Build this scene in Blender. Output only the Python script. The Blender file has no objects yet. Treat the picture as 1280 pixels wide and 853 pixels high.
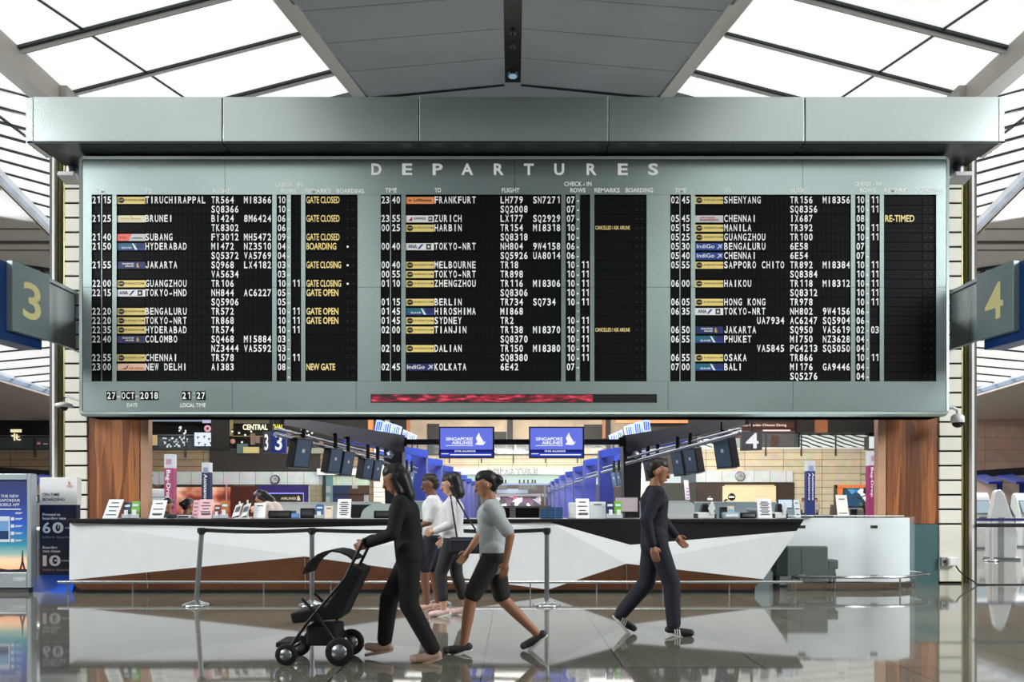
import bpy, math, random
from mathutils import Vector, Matrix, Euler
random.seed(7)
SC = bpy.context.scene
COL = SC.collection
F = 1000.0          # focal length in 1280-px-wide frame pixels
CX, HY, CH = 641.0, 632.0, 1.25   # vanishing column, horizon row, camera height

# ------------------------------------------------------------------ camera
cd = bpy.data.cameras.new('camera'); cam = bpy.data.objects.new('camera', cd); COL.objects.link(cam)
cam.location = (0, 0, CH); cam.rotation_euler = (math.pi/2, 0, 0)
cd.sensor_width = 36; cd.lens = 36*F/1280; cd.shift_x = -(CX-640)/1280; cd.shift_y = (HY-426.5)/1280
cd.clip_start = .1; cd.clip_end = 300
SC.camera = cam
# ------------------------------------------------------------------ view + world
vs = SC.view_settings; vs.view_transform = 'Standard'; vs.look = 'None'; vs.gamma = 1; vs.use_curve_mapping = False
vs.exposure = 0.0
w = bpy.data.worlds.new('hall_air'); SC.world = w; w.use_nodes = True
bg = w.node_tree.nodes['Background']; bg.inputs[0].default_value = (.55, .62, .68, 1); bg.inputs[1].default_value = .16
CEIL_GLOW = .96      # luminous ceiling panels over the concourse
HALL_GLOW = 3.0       # luminous ceiling of the check-in hall behind the board
def area(name, loc, target, sx, sy, power, col=(1, 1, 1)):
    ld = bpy.data.lights.new(name, 'AREA'); ld.shape = 'RECTANGLE'; ld.size = sx; ld.size_y = sy; ld.energy = power; ld.color = col
    o = bpy.data.objects.new(name, ld); COL.objects.link(o); o.location = loc
    o.rotation_euler = (Vector(target)-Vector(loc)).to_track_quat('-Z', 'Y').to_euler(); return o
area('ceiling_lamp', (-15.8, 4.5, 9.0), (-5.5, 11.5, 1.6), 5, 7, 1300, (.97, .99, 1)).data.spread = 1.9  # pair of unseen side fills, added to brighten counter, piers and signs
area('ceiling_lamp', (15.8, 4.5, 9.0), (5.5, 11.5, 1.6), 5, 7, 1300, (.97, .99, 1)).data.spread = 1.9
area('concourse_fill', (0, 6.3, 9.6), (0, 11.2, .4), 8, 2, 80, (1, .99, .97)).data.spread = 1.0  # overhead fill added to lift the counter front, not a known fitting
area('hall_fill', (-7, 34, 8.6), (-9, 60, 4), 6, 6, 1400, (1, .95, .85))  # this and the next three: fills added to brighten the hall
area('hall_fill', (9, 34, 8.6), (12, 60, 4), 6, 6, 5500, (1, .95, .85))
area('hall_fill', (0, 45, 8.6), (0, 68, 5), 6, 6, 1900, (1, .95, .85))
area('hall_fill', (0, 20.6, 8.8), (0, 40, 3), 10, 1, 2900, (1, .97, .92)).data.spread = 2.2
area('aisle_fill', (17, 24, 8.2), (14, 19.5, 0), 4, 4, 3000, (.95, .97, 1))  # both aisle lights are added fill for the kiosks and side floor
area('aisle_fill', (-17, 24, 8.2), (-14, 19.5, 0), 4, 4, 1700, (.95, .97, 1))

# ------------------------------------------------------------------ helpers
def W(px, py, d): return Vector(((px-CX)*d/F, d, CH+(HY-py)*d/F))
def lin(c):
    out = []
    for v in c[:3]:
        v /= 255.0
        out.append(v/12.92 if v <= .04045 else ((v+.055)/1.055)**2.4)
    return (*out, 1)
MATS = {}
def mat(name, rgb, rough=.5, metal=0, emit=0, noise=0, nscale=8, bump=0, coat=0, spec=.5):
    if name in MATS: return MATS[name]
    m = bpy.data.materials.new(name); m.use_nodes = True; nt = m.node_tree; b = nt.nodes['Principled BSDF']
    c = lin(rgb); b.inputs['Base Color'].default_value = c
    b.inputs['Roughness'].default_value = rough; b.inputs['Metallic'].default_value = metal
    b.inputs['Specular IOR Level'].default_value = spec
    if coat: b.inputs['Coat Weight'].default_value = coat
    if emit:
        b.inputs['Emission Color'].default_value = c; b.inputs['Emission Strength'].default_value = emit
        b.inputs['Base Color'].default_value = (c[0]*.2, c[1]*.2, c[2]*.2, 1)
    if noise or bump:
        tc = nt.nodes.new('ShaderNodeTexCoord'); n = nt.nodes.new('ShaderNodeTexNoise'); n.inputs['Scale'].default_value = nscale; n.inputs['Detail'].default_value = 4
        nt.links.new(tc.outputs['Object'], n.inputs['Vector'])
        if noise:
            r = nt.nodes.new('ShaderNodeValToRGB'); r.color_ramp.elements[0].position = .3; r.color_ramp.elements[1].position = .7
            r.color_ramp.elements[0].color = (c[0]*(1-noise), c[1]*(1-noise), c[2]*(1-noise), 1)
            r.color_ramp.elements[1].color = (min(1, c[0]*(1+noise)), min(1, c[1]*(1+noise)), min(1, c[2]*(1+noise)), 1)
            nt.links.new(n.outputs['Fac'], r.inputs['Fac']); nt.links.new(r.outputs['Color'], b.inputs['Base Color'])
        if bump:
            bp = nt.nodes.new('ShaderNodeBump'); bp.inputs['Strength'].default_value = bump; bp.inputs['Distance'].default_value = .01
            nt.links.new(n.outputs['Fac'], bp.inputs['Height']); nt.links.new(bp.outputs['Normal'], b.inputs['Normal'])
    MATS[name] = m; return m

WLOC = {}
class MB:
    def __init__(s): s.v = []; s.f = []; s.m = []; s.sm = []
    def add(s, vs, fs, mi=0, smooth=False):
        o = len(s.v); s.v += [tuple(p) for p in vs]
        for f in fs: s.f.append([i+o for i in f]); s.m.append(mi); s.sm.append(smooth)
        return s
    def box(s, x0, x1, y0, y1, z0, z1, mi=0):
        x0, x1 = min(x0, x1), max(x0, x1); y0, y1 = min(y0, y1), max(y0, y1); z0, z1 = min(z0, z1), max(z0, z1)
        v = [(x, y, z) for z in (z0, z1) for y in (y0, y1) for x in (x0, x1)]
        return s.add(v, [(0, 2, 3, 1), (4, 5, 7, 6), (0, 1, 5, 4), (2, 6, 7, 3), (0, 4, 6, 2), (1, 3, 7, 5)], mi)
    def R(s, px0, px1, py0, py1, d, th=.05, mi=0):      # a box whose front face is seen at these picture rows/columns, d metres off
        a = W(px0, py1, d); b = W(px1, py0, d); return s.box(a.x, b.x, d, d+th, a.z, b.z, mi)
    def poly(s, pts, th=Vector((0, .05, 0)), mi=0):     # solid slab from a planar outline
        n = len(pts); th = Vector(th); v = [Vector(p) for p in pts]; v2 = [p+th for p in v]
        return s.add(v+v2, [tuple(range(n)), tuple(range(2*n-1, n-1, -1))]+[(i, i+n, (i+1) % n+n, (i+1) % n) for i in range(n)], mi)
    def obox(s, c, U, V, N, mi=0):                      # oriented box: centre and three half vectors
        c, U, V, N = map(Vector, (c, U, V, N))
        v = [c+a*U+b*V+e*N for e in (-1, 1) for b in (-1, 1) for a in (-1, 1)]
        return s.add(v, [(0, 2, 3, 1), (4, 5, 7, 6), (0, 1, 5, 4), (2, 6, 7, 3), (0, 4, 6, 2), (1, 3, 7, 5)], mi)
    def cyl(s, p0, p1, r0, r1=None, n=16, mi=0, caps=True):
        p0, p1 = Vector(p0), Vector(p1); r1 = r0 if r1 is None else r1
        q = (p1-p0).to_track_quat('Z', 'Y'); a = [];
        for p, r in ((p0, r0), (p1, r1)):
            a += [p+q @ Vector((r*math.cos(2*math.pi*i/n), r*math.sin(2*math.pi*i/n), 0)) for i in range(n)]
        s.add(a, [(i, (i+1) % n, (i+1) % n+n, i+n) for i in range(n)], mi, True)
        if caps: s.add(a, [tuple(range(n-1, -1, -1)), tuple(range(n, 2*n))], mi)
        return s
    def tube(s, pts, r, n=10, mi=0):
        pts = [Vector(p) for p in pts]; rings = []
        for i, p in enumerate(pts):
            t = (pts[min(i+1, len(pts)-1)]-pts[max(i-1, 0)]).normalized()
            up = Vector((0, 0, 1)) if abs(t.z) < .95 else Vector((1, 0, 0))
            a = t.cross(up).normalized(); b = a.cross(t)
            rings += [p+a*r*math.cos(2*math.pi*k/n)+b*r*math.sin(2*math.pi*k/n) for k in range(n)]
        fs = [(i*n+k, i*n+(k+1) % n, (i+1)*n+(k+1) % n, (i+1)*n+k) for i in range(len(pts)-1) for k in range(n)]
        s.add(rings, fs, mi, True); L = (len(pts)-1)*n
        return s.add(rings, [tuple(range(n-1, -1, -1)), tuple(range(L, L+n))], mi)
    def lathe(s, c, prof, n=24, mi=0, ax='z', smooth=True, caps=True):
        c = Vector(c); v = []
        for r, h in prof:
            for i in range(n):
                a = 2*math.pi*i/n; x, y = r*math.cos(a), r*math.sin(a)
                v.append(c+(Vector((x, y, h)) if ax == 'z' else Vector((x, h, y)) if ax == 'y' else Vector((h, x, y))))
        fs = [(j*n+i, j*n+(i+1) % n, (j+1)*n+(i+1) % n, (j+1)*n+i) for j in range(len(prof)-1) for i in range(n)]
        s.add(v, fs, mi, smooth); L = (len(prof)-1)*n
        return s.add(v, [tuple(range(n-1, -1, -1)), tuple(range(L, L+n))], mi) if caps else s
    def ball(s, c, r, n=14, mi=0, sc=(1, 1, 1)):
        c = Vector(c); v = []; k = n//2
        for j in range(k+1):
            t = math.pi*j/k
            for i in range(n):
                a = 2*math.pi*i/n; v.append(c+Vector((r*sc[0]*math.sin(t)*math.cos(a), r*sc[1]*math.sin(t)*math.sin(a), r*sc[2]*math.cos(t))))
        return s.add(v, [(j*n+i, (j+1)*n+i, (j+1)*n+(i+1) % n, j*n+(i+1) % n) for j in range(k) for i in range(n)], mi, True)
    def xform(s, M): s.v = [tuple(M @ Vector(p)) for p in s.v]; return s
    def build(s, name, mats, parent=None, loc=(0, 0, 0), bevel=0):
        mats = mats if isinstance(mats, (list, tuple)) else [mats]
        loc = Vector(loc) if parent is None else WLOC[parent.name]
        me = bpy.data.meshes.new(name); me.from_pydata([tuple(Vector(p)-loc) for p in s.v], [], s.f)
        for m in mats: me.materials.append(m)
        me.polygons.foreach_set('material_index', s.m); me.polygons.foreach_set('use_smooth', s.sm)
        me.update(); me.validate()
        o = bpy.data.objects.new(name, me); COL.objects.link(o)
        if parent is None: o.location = loc
        else: o.parent = parent
        WLOC[o.name] = loc
        if bevel:
            b = o.modifiers.new('bevel', 'BEVEL'); b.width = bevel; b.segments = 2; b.limit_method = 'ANGLE'
        return o
def fixn(o):
    import bmesh
    b = bmesh.new(); b.from_mesh(o.data); bmesh.ops.recalc_face_normals(b, faces=b.faces); b.to_mesh(o.data); b.free(); return o
def tag(o, label, cat, group=None, kind=None):
    o['label'] = label
    if cat: o['category'] = cat
    if group: o['group'] = group
    if kind: o['kind'] = kind
    return o
def thing(name, label, cat, loc, group=None):
    o = bpy.data.objects.new(name, None); COL.objects.link(o); o.location = loc; o.empty_display_size = .1
    WLOC[o.name] = Vector(loc); return tag(o, label, cat, group)
def struct(o): o['kind'] = 'structure'; return o
def copy_tree(o, loc=None, rz=None, label=None, parent=None):
    c = o.copy(); COL.objects.link(c)
    if parent is not None: c.parent = parent
    for ch in list(o.children): copy_tree(ch, parent=c)
    if loc is not None: c.location = loc
    if rz is not None: c.rotation_euler = (0, 0, rz)
    if label: c['label'] = label
    return c

# ------------------------------------------------------------------ lettering
GL = {}
def glyph(txt, bold=0.0):
    k = (txt, bold)
    if k in GL: return GL[k]
    cu = bpy.data.curves.new('lettering', 'FONT'); cu.body = txt; cu.size = 1; cu.offset = bold; cu.resolution_u = 3
    o = bpy.data.objects.new('lettering', cu); COL.objects.link(o)
    bpy.context.view_layer.update()
    me = bpy.data.meshes.new_from_object(o.evaluated_get(bpy.context.evaluated_depsgraph_get()))
    v = [(p.co.x, p.co.y) for p in me.vertices]; f = [tuple(p.vertices) for p in me.polygons]
    bpy.data.objects.remove(o); bpy.data.curves.remove(cu); bpy.data.meshes.remove(me)
    GL[k] = (v, f); return GL[k]
CAPH = None
def write(mb, txt, O, U, V, h, w=None, align='c', mi=0, bold=.012, maxw=None):
    """lay a line of lettering: O anchor at mid height, U right and V up unit vectors, cap height h, optional width w"""
    v, f = glyph(txt, bold)
    if not v: return
    O, U, V = Vector(O), Vector(U), Vector(V)
    x0 = min(p[0] for p in v); x1 = max(p[0] for p in v)
    cap = glyph('H', bold)[0]; c0 = min(p[1] for p in cap); c1 = max(p[1] for p in cap)
    sy = h/(c1-c0); sx = sy if w is None else w/(x1-x0)
    if maxw and (x1-x0)*sx > maxw: sx = maxw/(x1-x0)
    off = {'c': (x0+x1)/2, 'l': x0, 'r': x1}[align]
    mb.add([O+U*((p[0]-off)*sx)+V*((p[1]-(c0+c1)/2)*sy) for p in v], f, mi)
UX, UZ = Vector((1, 0, 0)), Vector((0, 0, 1))
def wpx(mb, txt, px, py, d, hpx, wpx_=None, align='c', mi=0, bold=.012, maxw=None, lift=.004):
    k = d/F
    write(mb, txt, W(px, py, d)-Vector((0, lift, 0)), UX, UZ, hpx*k, None if wpx_ is None else wpx_*k, align, mi, bold, None if maxw is None else maxw*k)

# ------------------------------------------------------------------ common materials
M_white = mat('white_laminate', (222, 226, 228), .35, noise=.03, nscale=3)
M_wsat = mat('white_paper', (240, 240, 240), .6)
M_black = mat('black_laminate', (17, 17, 18), .35)
M_bplas = mat('black_plastic', (20, 20, 22), .4)
M_flap = mat('black_flap', (11, 13, 14), .5, spec=.1)
M_void = mat('board_void', (5, 6, 6), .8, spec=.1)
M_brown = mat('brown_veneer', (100, 62, 40), .3, noise=.25, nscale=2)
M_chrome = mat('brushed_steel', (205, 208, 210), .18, 1)
M_steel = mat('grey_steel', (150, 155, 158), .35, .9)
M_ltext = mat('white_lettering', (246, 247, 245), .55)
M_ytext = mat('pale_yellow_lettering', (252, 228, 150), .55)
M_navy = mat('navy_paint', (22, 30, 74), .35)
M_blue = mat('cobalt_paint', (24, 52, 128), .4)
M_grey = mat('grey_paint', (150, 155, 156), .5)
M_dgrey = mat('dark_grey_paint', (60, 62, 64), .5)
M_ink = mat('black_ink', (18, 18, 20), .6)
# ================================================================== THE SETTING
# floor: polished granite slabs with thin dark joints
fm = bpy.data.materials.new('polished_granite'); fm.use_nodes = True; nt = fm.node_tree; b = nt.nodes['Principled BSDF']
tc = nt.nodes.new('ShaderNodeTexCoord'); mp = nt.nodes.new('ShaderNodeMapping'); mp.inputs['Location'].default_value = (.23, .3, 0)
nt.links.new(tc.outputs['Object'], mp.inputs['Vector'])
br = nt.nodes.new('ShaderNodeTexBrick'); br.offset = 0; br.inputs['Scale'].default_value = 1; br.inputs['Brick Width'].default_value = 1.08; br.inputs['Row Height'].default_value = 1.08
br.inputs['Mortar Size'].default_value = .006; br.inputs['Color1'].default_value = lin((138, 136, 126)); br.inputs['Color2'].default_value = lin((118, 120, 112)); br.inputs['Mortar'].default_value = lin((30, 30, 30))
nt.links.new(mp.outputs['Vector'], br.inputs['Vector'])
n1 = nt.nodes.new('ShaderNodeTexNoise'); n1.inputs['Scale'].default_value = 90; n1.inputs['Detail'].default_value = 3; nt.links.new(tc.outputs['Object'], n1.inputs['Vector'])
mx = nt.nodes.new('ShaderNodeMix'); mx.data_type = 'RGBA'; mx.blend_type = 'MULTIPLY'; mx.inputs[0].default_value = .8
rp = nt.nodes.new('ShaderNodeValToRGB'); rp.color_ramp.elements[0].position = .35; rp.color_ramp.elements[0].color = (.35, .33, .3, 1); rp.color_ramp.elements[1].position = .65; rp.color_ramp.elements[1].color = (1.2, 1.15, 1.05, 1)
nt.links.new(n1.outputs['Fac'], rp.inputs['Fac']); nt.links.new(br.outputs['Color'], mx.inputs[6]); nt.links.new(rp.outputs['Color'], mx.inputs[7]); nt.links.new(mx.outputs[2], b.inputs['Base Color'])
b.inputs['Roughness'].default_value = .045; b.inputs['IOR'].default_value = 1.75
m = MB(); m.box(-45, 45, -20, 80, -.2, 0); struct(m.build('floor', fm))

# ------------------------------------------------ ceiling of the concourse
def glow_mat(name, rgb, e, nscale=.35):
    gm = bpy.data.materials.new(name); gm.use_nodes = True; t = gm.node_tree; p = t.nodes['Principled BSDF']
    c = lin(rgb); p.inputs['Base Color'].default_value = (.6, .6, .6, 1); p.inputs['Emission Color'].default_value = c; p.inputs['Roughness'].default_value = .5
    tcx = t.nodes.new('ShaderNodeTexCoord'); nz = t.nodes.new('ShaderNodeTexNoise'); nz.inputs['Scale'].default_value = nscale
    mr = t.nodes.new('ShaderNodeMapRange'); mr.inputs[1].default_value = .3; mr.inputs[2].default_value = .7; mr.inputs[3].default_value = e*.93; mr.inputs[4].default_value = e*1.05
    t.links.new(tcx.outputs['Object'], nz.inputs['Vector']); t.links.new(nz.outputs['Fac'], mr.inputs[0]); t.links.new(mr.outputs[0], p.inputs['Emission Strength'])
    return gm
M_glow = glow_mat('lit_translucent_panel', (240, 243, 241), CEIL_GLOW)
M_hglow = glow_mat('hall_fill_panel', (245, 243, 238), HALL_GLOW)
M_seam = mat('seam_profile', (62, 68, 70), .45, .6)
M_soff = mat('grey_soffit', (190, 187, 187), .7, noise=.06, nscale=1)
M_spine = mat('grey_ceiling_panel', (158, 168, 176), .55, noise=.08, nscale=.8)
M_edge = mat('white_ceiling_edge', (205, 207, 205), .5)
M_fascia = mat('blue_grey_fascia', (140, 160, 190), .25, .5)
ZR, ZS, ZC = CH+8.65, CH+10.0, CH+10.24          # rib, spine edge and ridge heights
def sx(y): return 4.7-(y-15.8)*.222 if y > 14 else 5.1      # half width of the spine
def mxx(y): return 8.1-(y-15.2)*.25 if y > 14 else 8.4
XR, YA, YB = 9.5, -22, 19.5
def zl(x):                                                     # luminous slope between rib and spine
    return ZR+(XR-abs(x))*(ZS-ZR)/(XR-4.3)
for sg, nm in ((-1, 'left'), (1, 'right')):
    m = MB()
    ys = [YA, 0, 14, 15.8, YB]
    for y0, y1 in zip(ys, ys[1:]):
        p = [(sg*XR, y0), (sg*sx(y0), y0), (sg*sx(y1), y1), (sg*XR, y1)]
        m.poly([(x, y, zl(x)) for x, y in p], (0, 0, .12))
    struct(fixn(m.build('ceiling_'+nm, M_glow)))
    # transverse and lengthways joints of the luminous slope
    m = MB(); y = 15.2-1.65*22
    k = 0
    while y < YB+.1:
        x0, x1 = sg*XR, sg*sx(y); th = .11 if k % 2 == 0 else .06
        for dz, hw, mi in ((-.05, th, 0), (-.09, th*.35, 1)):
            m.poly([(x0, y-hw, zl(x0)+dz), (x1, y-hw, zl(x1)+dz), (x1, y+hw, zl(x1)+dz), (x0, y+hw, zl(x0)+dz)], (0, 0, .05), mi)
        y += 1.65; k += 1
    for y0, y1 in zip(ys, ys[1:]):
        a, c = sg*mxx(y0), sg*mxx(y1); m.poly([(a-.022, y0, zl(a)-.03), (a+.022, y0, zl(a)-.03), (c+.022, y1, zl(c)-.03), (c-.022, y1, zl(c)-.03)], (0, 0, .03))
    struct(fixn(m.build('trim_1', [M_seam, M_edge])))
    # white edge band and grey panels of the spine
    m = MB()
    for y0, y1 in ((YA, 14), (14, 15.8), (15.8, YB)):
        m.poly([(sg*sx(y0), y0, ZS-.08), (sg*(sx(y0)-.42), y0, ZS-.12), (sg*(sx(y1)-.34), y1, ZS-.12), (sg*sx(y1), y1, ZS-.08)], (0, 0, .1), 0)
    struct(fixn(m.build('trim_2', M_edge)))
    m = MB(); y = 17.15-1.12*34
    while y < 19.4:
        y1 = min(y+1.10, 19.4)
        m.poly([(sg*.19, y, ZC-.02), (sg*(sx(y)-.4), y, ZS-.1), (sg*(sx(y1)-.4), y1, ZS-.1), (sg*.19, y1, ZC-.02)], (0, 0, .05))
        y += 1.12
    struct(fixn(m.build('ceiling_spine', M_spine)))
    m = MB()
    m.poly([(sg*.2, 19.4, ZC-.02), (sg*(sx(19.4)-.3), 19.4, ZS-.12), (sg*(sx(19.4)-.3), 19.4, ZS+.5), (sg*.2, 19.4, ZC+.5)], (0, .1, 0))
    struct(fixn(m.build('trim_3', M_black)))
    # rib beam along the valley, side-aisle slope beyond it
    m = MB(); m.box(sg*9.35, sg*9.75, YA, 17.2, ZR-.42, ZR+.05); m.box(sg*9.2, sg*9.5, 16.5, 17.2, ZR-.55, ZR+.02)
    struct(m.build('beam_'+nm, mat('grey_rib', (170, 165, 158), .5)))
    m = MB(); zs = lambda x: ZR+.27*(abs(x)-9.7)
    m.poly([(sg*9.7, YA, zs(9.7)), (sg*26, YA, zs(26)), (sg*26, 33, zs(26)), (sg*9.7, 33, zs(9.7))], (0, 0, .1))
    struct(fixn(m.build('ceiling_aisle_'+nm, M_glow)))
    m = MB()
    for y in (-6, -4.4, -2.8, -1.2, .4, 2, 3.6, 5.2, 6.8, 8.4, 10, 11.6, 13.2, 14.8, 16.0, 17.3, 18.5, 19.6, 20.7, 21.9, 23.2, 24.6, 26.1, 27.7, 29.4):
        m.poly([(sg*9.7, y-.05, zs(9.7)-.06), (sg*26, y-.05, zs(26)-.06), (sg*26, y+.05, zs(26)-.06), (sg*9.7, y+.05, zs(9.7)-.06)], (0, 0, .05))
    for x in (12.3, 16, 20): m.poly([(sg*(x-.03), YA, zs(x)-.05), (sg*(x+.03), YA, zs(x)-.05), (sg*(x+.03), 23, zs(x)-.05), (sg*(x-.03), 23, zs(x)-.05)], (0, 0, .04))
    struct(fixn(m.build('trim_4', M_seam)))
    # curved fascia, grey soffit, second luminous bay and second soffit, seen beside the piers
    FX = lambda y: sg*(13.3+max(0, y-20.8)*.24)
    ysf = [-20, 0, 12, 20.8, 24.6, 29.5, 33]
    m = MB(); zf = CH+8.3
    for y0, y1 in zip(ysf, ysf[1:]):
        prof = ((0, .0, 2), (.03, .12, 2), (.03, .12, 1), (.12, .38, 1), (.12, .38, 0), (.32, .78, 0))
        for a, c in zip(prof[::2], prof[1::2]):
            m.poly([(FX(y0)+sg*a[0], y0, zf+a[1]), (FX(y1)+sg*a[0], y1, zf+a[1]), (FX(y1)+sg*c[0], y1, zf+c[1]), (FX(y0)+sg*c[0], y0, zf+c[1])], (sg*.05, 0, 0), a[2])
    struct(fixn(m.build('trim_5', [mat('pale_fascia', (215, 222, 235), .3), M_fascia, mat('blue_fascia', (70, 100, 140), .3, .4)])))
    m = MB(); m.poly([(FX(y), y, zf) for y in ysf]+[(sg*40, 33, zf), (sg*40, -20, zf)], (0, 0, .1))
    struct(fixn(m.build('ceiling_soffit_'+nm, M_soff)))
    m = MB()
    for y in (-6, -2, 2, 6, 10, 14, 18, 21, 24, 26, 28.5): m.box(FX(y)+sg*.1, sg*40, y-.04, y+.04, zf-.02, zf)
    m.box(sg*14.5, sg*30, 25.1, 25.25, zf-.06, zf); struct(m.build('trim_6', mat('soffit_joint', (96, 92, 92), .6)))
    m = MB(); m.poly([(sg*9.6, 33, CH+8.6), (sg*27.4, 33, CH+7.0), (sg*27.4, 60, CH+7.0), (sg*9.6, 60, CH+8.6)], (0, 0, .1))
    struct(fixn(m.build('ceiling_bay_'+nm, M_glow)))
    m = MB()
    for k in range(14):
        y = 34+k*1.9; m.poly([(sg*9.6, y-.07, CH+8.54), (sg*27.4, y-.07, CH+6.94), (sg*27.4, y+.07, CH+6.94), (sg*9.6, y+.07, CH+8.54)], (0, 0, .05))
    m.poly([(sg*18.9, 33, CH+7.7), (sg*19.1, 33, CH+7.7), (sg*27, 50, CH+6.95), (sg*26.8, 50, CH+6.95)], (0, 0, .05))
    struct(fixn(m.build('trim_7', M_seam)))
    GX = lambda y: sg*(26.5+(y-41.3)*.12); z2 = CH+6.4; m = MB(); ys2 = [30, 41.3, 47.8, 54, 60.2]
    for y0, y1 in zip(ys2, ys2[1:]):
        for a, c, mi in (((0, 0), (.06, .16), 2), ((.06, .16), (.2, .42), 1), ((.2, .42), (.4, .8), 0)):
            m.poly([(GX(y0)+sg*a[0], y0, z2+a[1]), (GX(y1)+sg*a[0], y1, z2+a[1]), (GX(y1)+sg*c[0], y1, z2+c[1]), (GX(y0)+sg*c[0], y0, z2+c[1])], (sg*.05, 0, 0), mi)
    struct(fixn(m.build('trim_8', [mat('pale_fascia', (215, 222, 235), .3), M_fascia, mat('blue_fascia', (70, 100, 140), .3, .4)])))
    m = MB(); m.poly([(GX(y), y, z2) for y in ys2]+[(sg*60, 60.2, z2), (sg*60, 30, z2)], (0, 0, .1))
    struct(fixn(m.build('ceiling_soffit_'+nm, mat('rose_soffit', (232, 222, 222), .7))))
    t = thing('track_light', 'black lighting track with small spot heads under the grey soffit on the %s' % nm, 'track light', (sg*17, 26.6, zf-.1))
    m = MB(); m.tube([(sg*22, 23.8, zf-.06), (sg*14.9, 29, zf-.06)], .06, 8); m.build('track', M_ink, t)
    for x in (15.3, 16.4, 17.5, 18.6, 19.7):
        y = 29-(x-14.9)*.732; m = MB(); m.cyl((sg*x, y, zf-.34), (sg*x, y, zf-.06), .09, n=10); m.build('spot_head', M_ink, t)
# dark channel along the ridge with small round spotlights
m = MB(); m.box(-.2, .2, YA, 19.4, ZC+.02, ZC+.2); struct(m.build('ceiling_channel', M_black))
t = thing('ceiling_spotlight', 'round pale spotlight at the far end of the dark ceiling channel', 'spotlight', (0, 18.9, ZC))
m = MB(); m.cyl((0, 18.9, ZC-.1), (0, 18.9, ZC+.03), .13, n=20); m.build('housing', M_chrome, t)
m = MB(); m.cyl((0, 18.9, ZC-.115), (0, 18.9, ZC-.1), .095, n=20); m.build('lens', mat('spot_lens', (150, 190, 215), .2, emit=.6), t)
for y, l in ((17.8, 'small sensor in the dark ceiling channel above the spotlight'), (17.3, 'upper small sensor in the dark ceiling channel')):
    t = thing('ceiling_sensor', l, 'sensor', (0, y, ZC))
    m = MB(); m.cyl((0, y, ZC-.05), (0, y, ZC+.03), .06, n=14); m.build('sensor_body', M_steel, t); m = MB(); m.ball((0, y, ZC-.05), .04); m.build('sensor_eye', M_black, t)
# luminous ceiling of the check-in hall
m = MB()
for i in range(-1, 2):
    for j in range(9): m.box(i*5-2.2, i*5+2.2, 22+j*5, 26+j*5, 9.3, 9.4)
struct(m.build('ceiling_hall', M_hglow))
m = MB(); m.box(-8, 8, 20.2, 70, 9.4, 9.5); struct(m.build('ceiling_hall_deck', M_soff))

# ------------------------------------------------ beam above the board
M_alu = mat('brushed_aluminium', (205, 216, 215), .27, 1, noise=.03, nscale=1.5)
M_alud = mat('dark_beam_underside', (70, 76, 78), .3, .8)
DB = 11.6
joints = [41, 278, 523.5, 761, 1006, 1249]
m = MB()
for a, c in zip(joints, joints[1:]): m.R(a+.7, c-.7, 121, 178, DB, .06)
struct(m.build('beam_front', M_alu, bevel=.006))
m = MB(); z0, z1 = W(0, 179, DB).z, W(0, 122, DB).z; xl, xr = W(33, 0, DB).x, W(1255, 0, DB).x
m.box(W(41, 0, DB).x, W(1249, 0, DB).x, DB+.03, DB+1.3, z0+.02, z1); struct(m.build('beam_core', M_black))
for a, c, nm in ((32, 41, 'beam_end_left'), (1249, 1256, 'beam_end_right')):
    m = MB(); xa, xc = W(a, 0, DB).x, W(c, 0, DB).x; inw = .38 if a < 600 else -.38
    m.poly([(xa, DB, z0), (xc, DB, z0), (xc, DB, z1), (xa, DB, z1)], (0, .5, 0)); struct(m.build(nm, M_alu, bevel=.006))
m = MB()
for a, c in zip(joints, joints[1:]):
    p, q = W(a+.6, 178, DB), W(c-.6, 178, DB); ia = .40 if a == 41 else 0; ic = .40 if c == 1249 else 0
    m.poly([(p.x-(.09 if ia else 0), DB, z0), (q.x+(.09 if ic else 0), DB, z0), (q.x-ic, DB+.5, z0+.01), (p.x+ia, DB+.5, z0+.01)], (0, 0, .03))
struct(fixn(m.build('beam_underside', M_alud)))

# ------------------------------------------------ piers either side
M_cream = mat('cream_slat', (230, 227, 214), .5, noise=.03, nscale=2)
M_olive = mat('olive_metal', (124, 116, 74), .3, .6)
M_oliveL = mat('pale_olive_metal', (176, 166, 118), .3, .5)
wm = bpy.data.materials.new('walnut_strips'); wm.use_nodes = True; nt = wm.node_tree; b = nt.nodes['Principled BSDF']
tc = nt.nodes.new('ShaderNodeTexCoord'); mp = nt.nodes.new('ShaderNodeMapping'); mp.inputs['Rotation'].default_value = (0, math.pi/2, 0); nt.links.new(tc.outputs['Object'], mp.inputs['Vector'])
mp2 = nt.nodes.new('ShaderNodeMapping'); mp2.inputs['Scale'].default_value = (9, .01, .55); nt.links.new(tc.outputs['Object'], mp2.inputs['Vector'])
v1 = nt.nodes.new('ShaderNodeTexVoronoi'); v1.inputs['Scale'].default_value = 1; nt.links.new(mp2.outputs['Vector'], v1.inputs['Vector'])
mp3 = nt.nodes.new('ShaderNodeMapping'); mp3.inputs['Scale'].default_value = (40, 1, 1.2); nt.links.new(tc.outputs['Object'], mp3.inputs['Vector'])
n1 = nt.nodes.new('ShaderNodeTexNoise'); n1.inputs['Scale'].default_value = 1; n1.inputs['Detail'].default_value = 5; nt.links.new(mp3.outputs['Vector'], n1.inputs['Vector'])
sp = nt.nodes.new('ShaderNodeSeparateColor'); nt.links.new(v1.outputs['Color'], sp.inputs[0])
ad = nt.nodes.new('ShaderNodeMath'); ad.operation = 'MULTIPLY_ADD'; ad.inputs[1].default_value = .5; nt.links.new(sp.outputs[0], ad.inputs[0])
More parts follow.
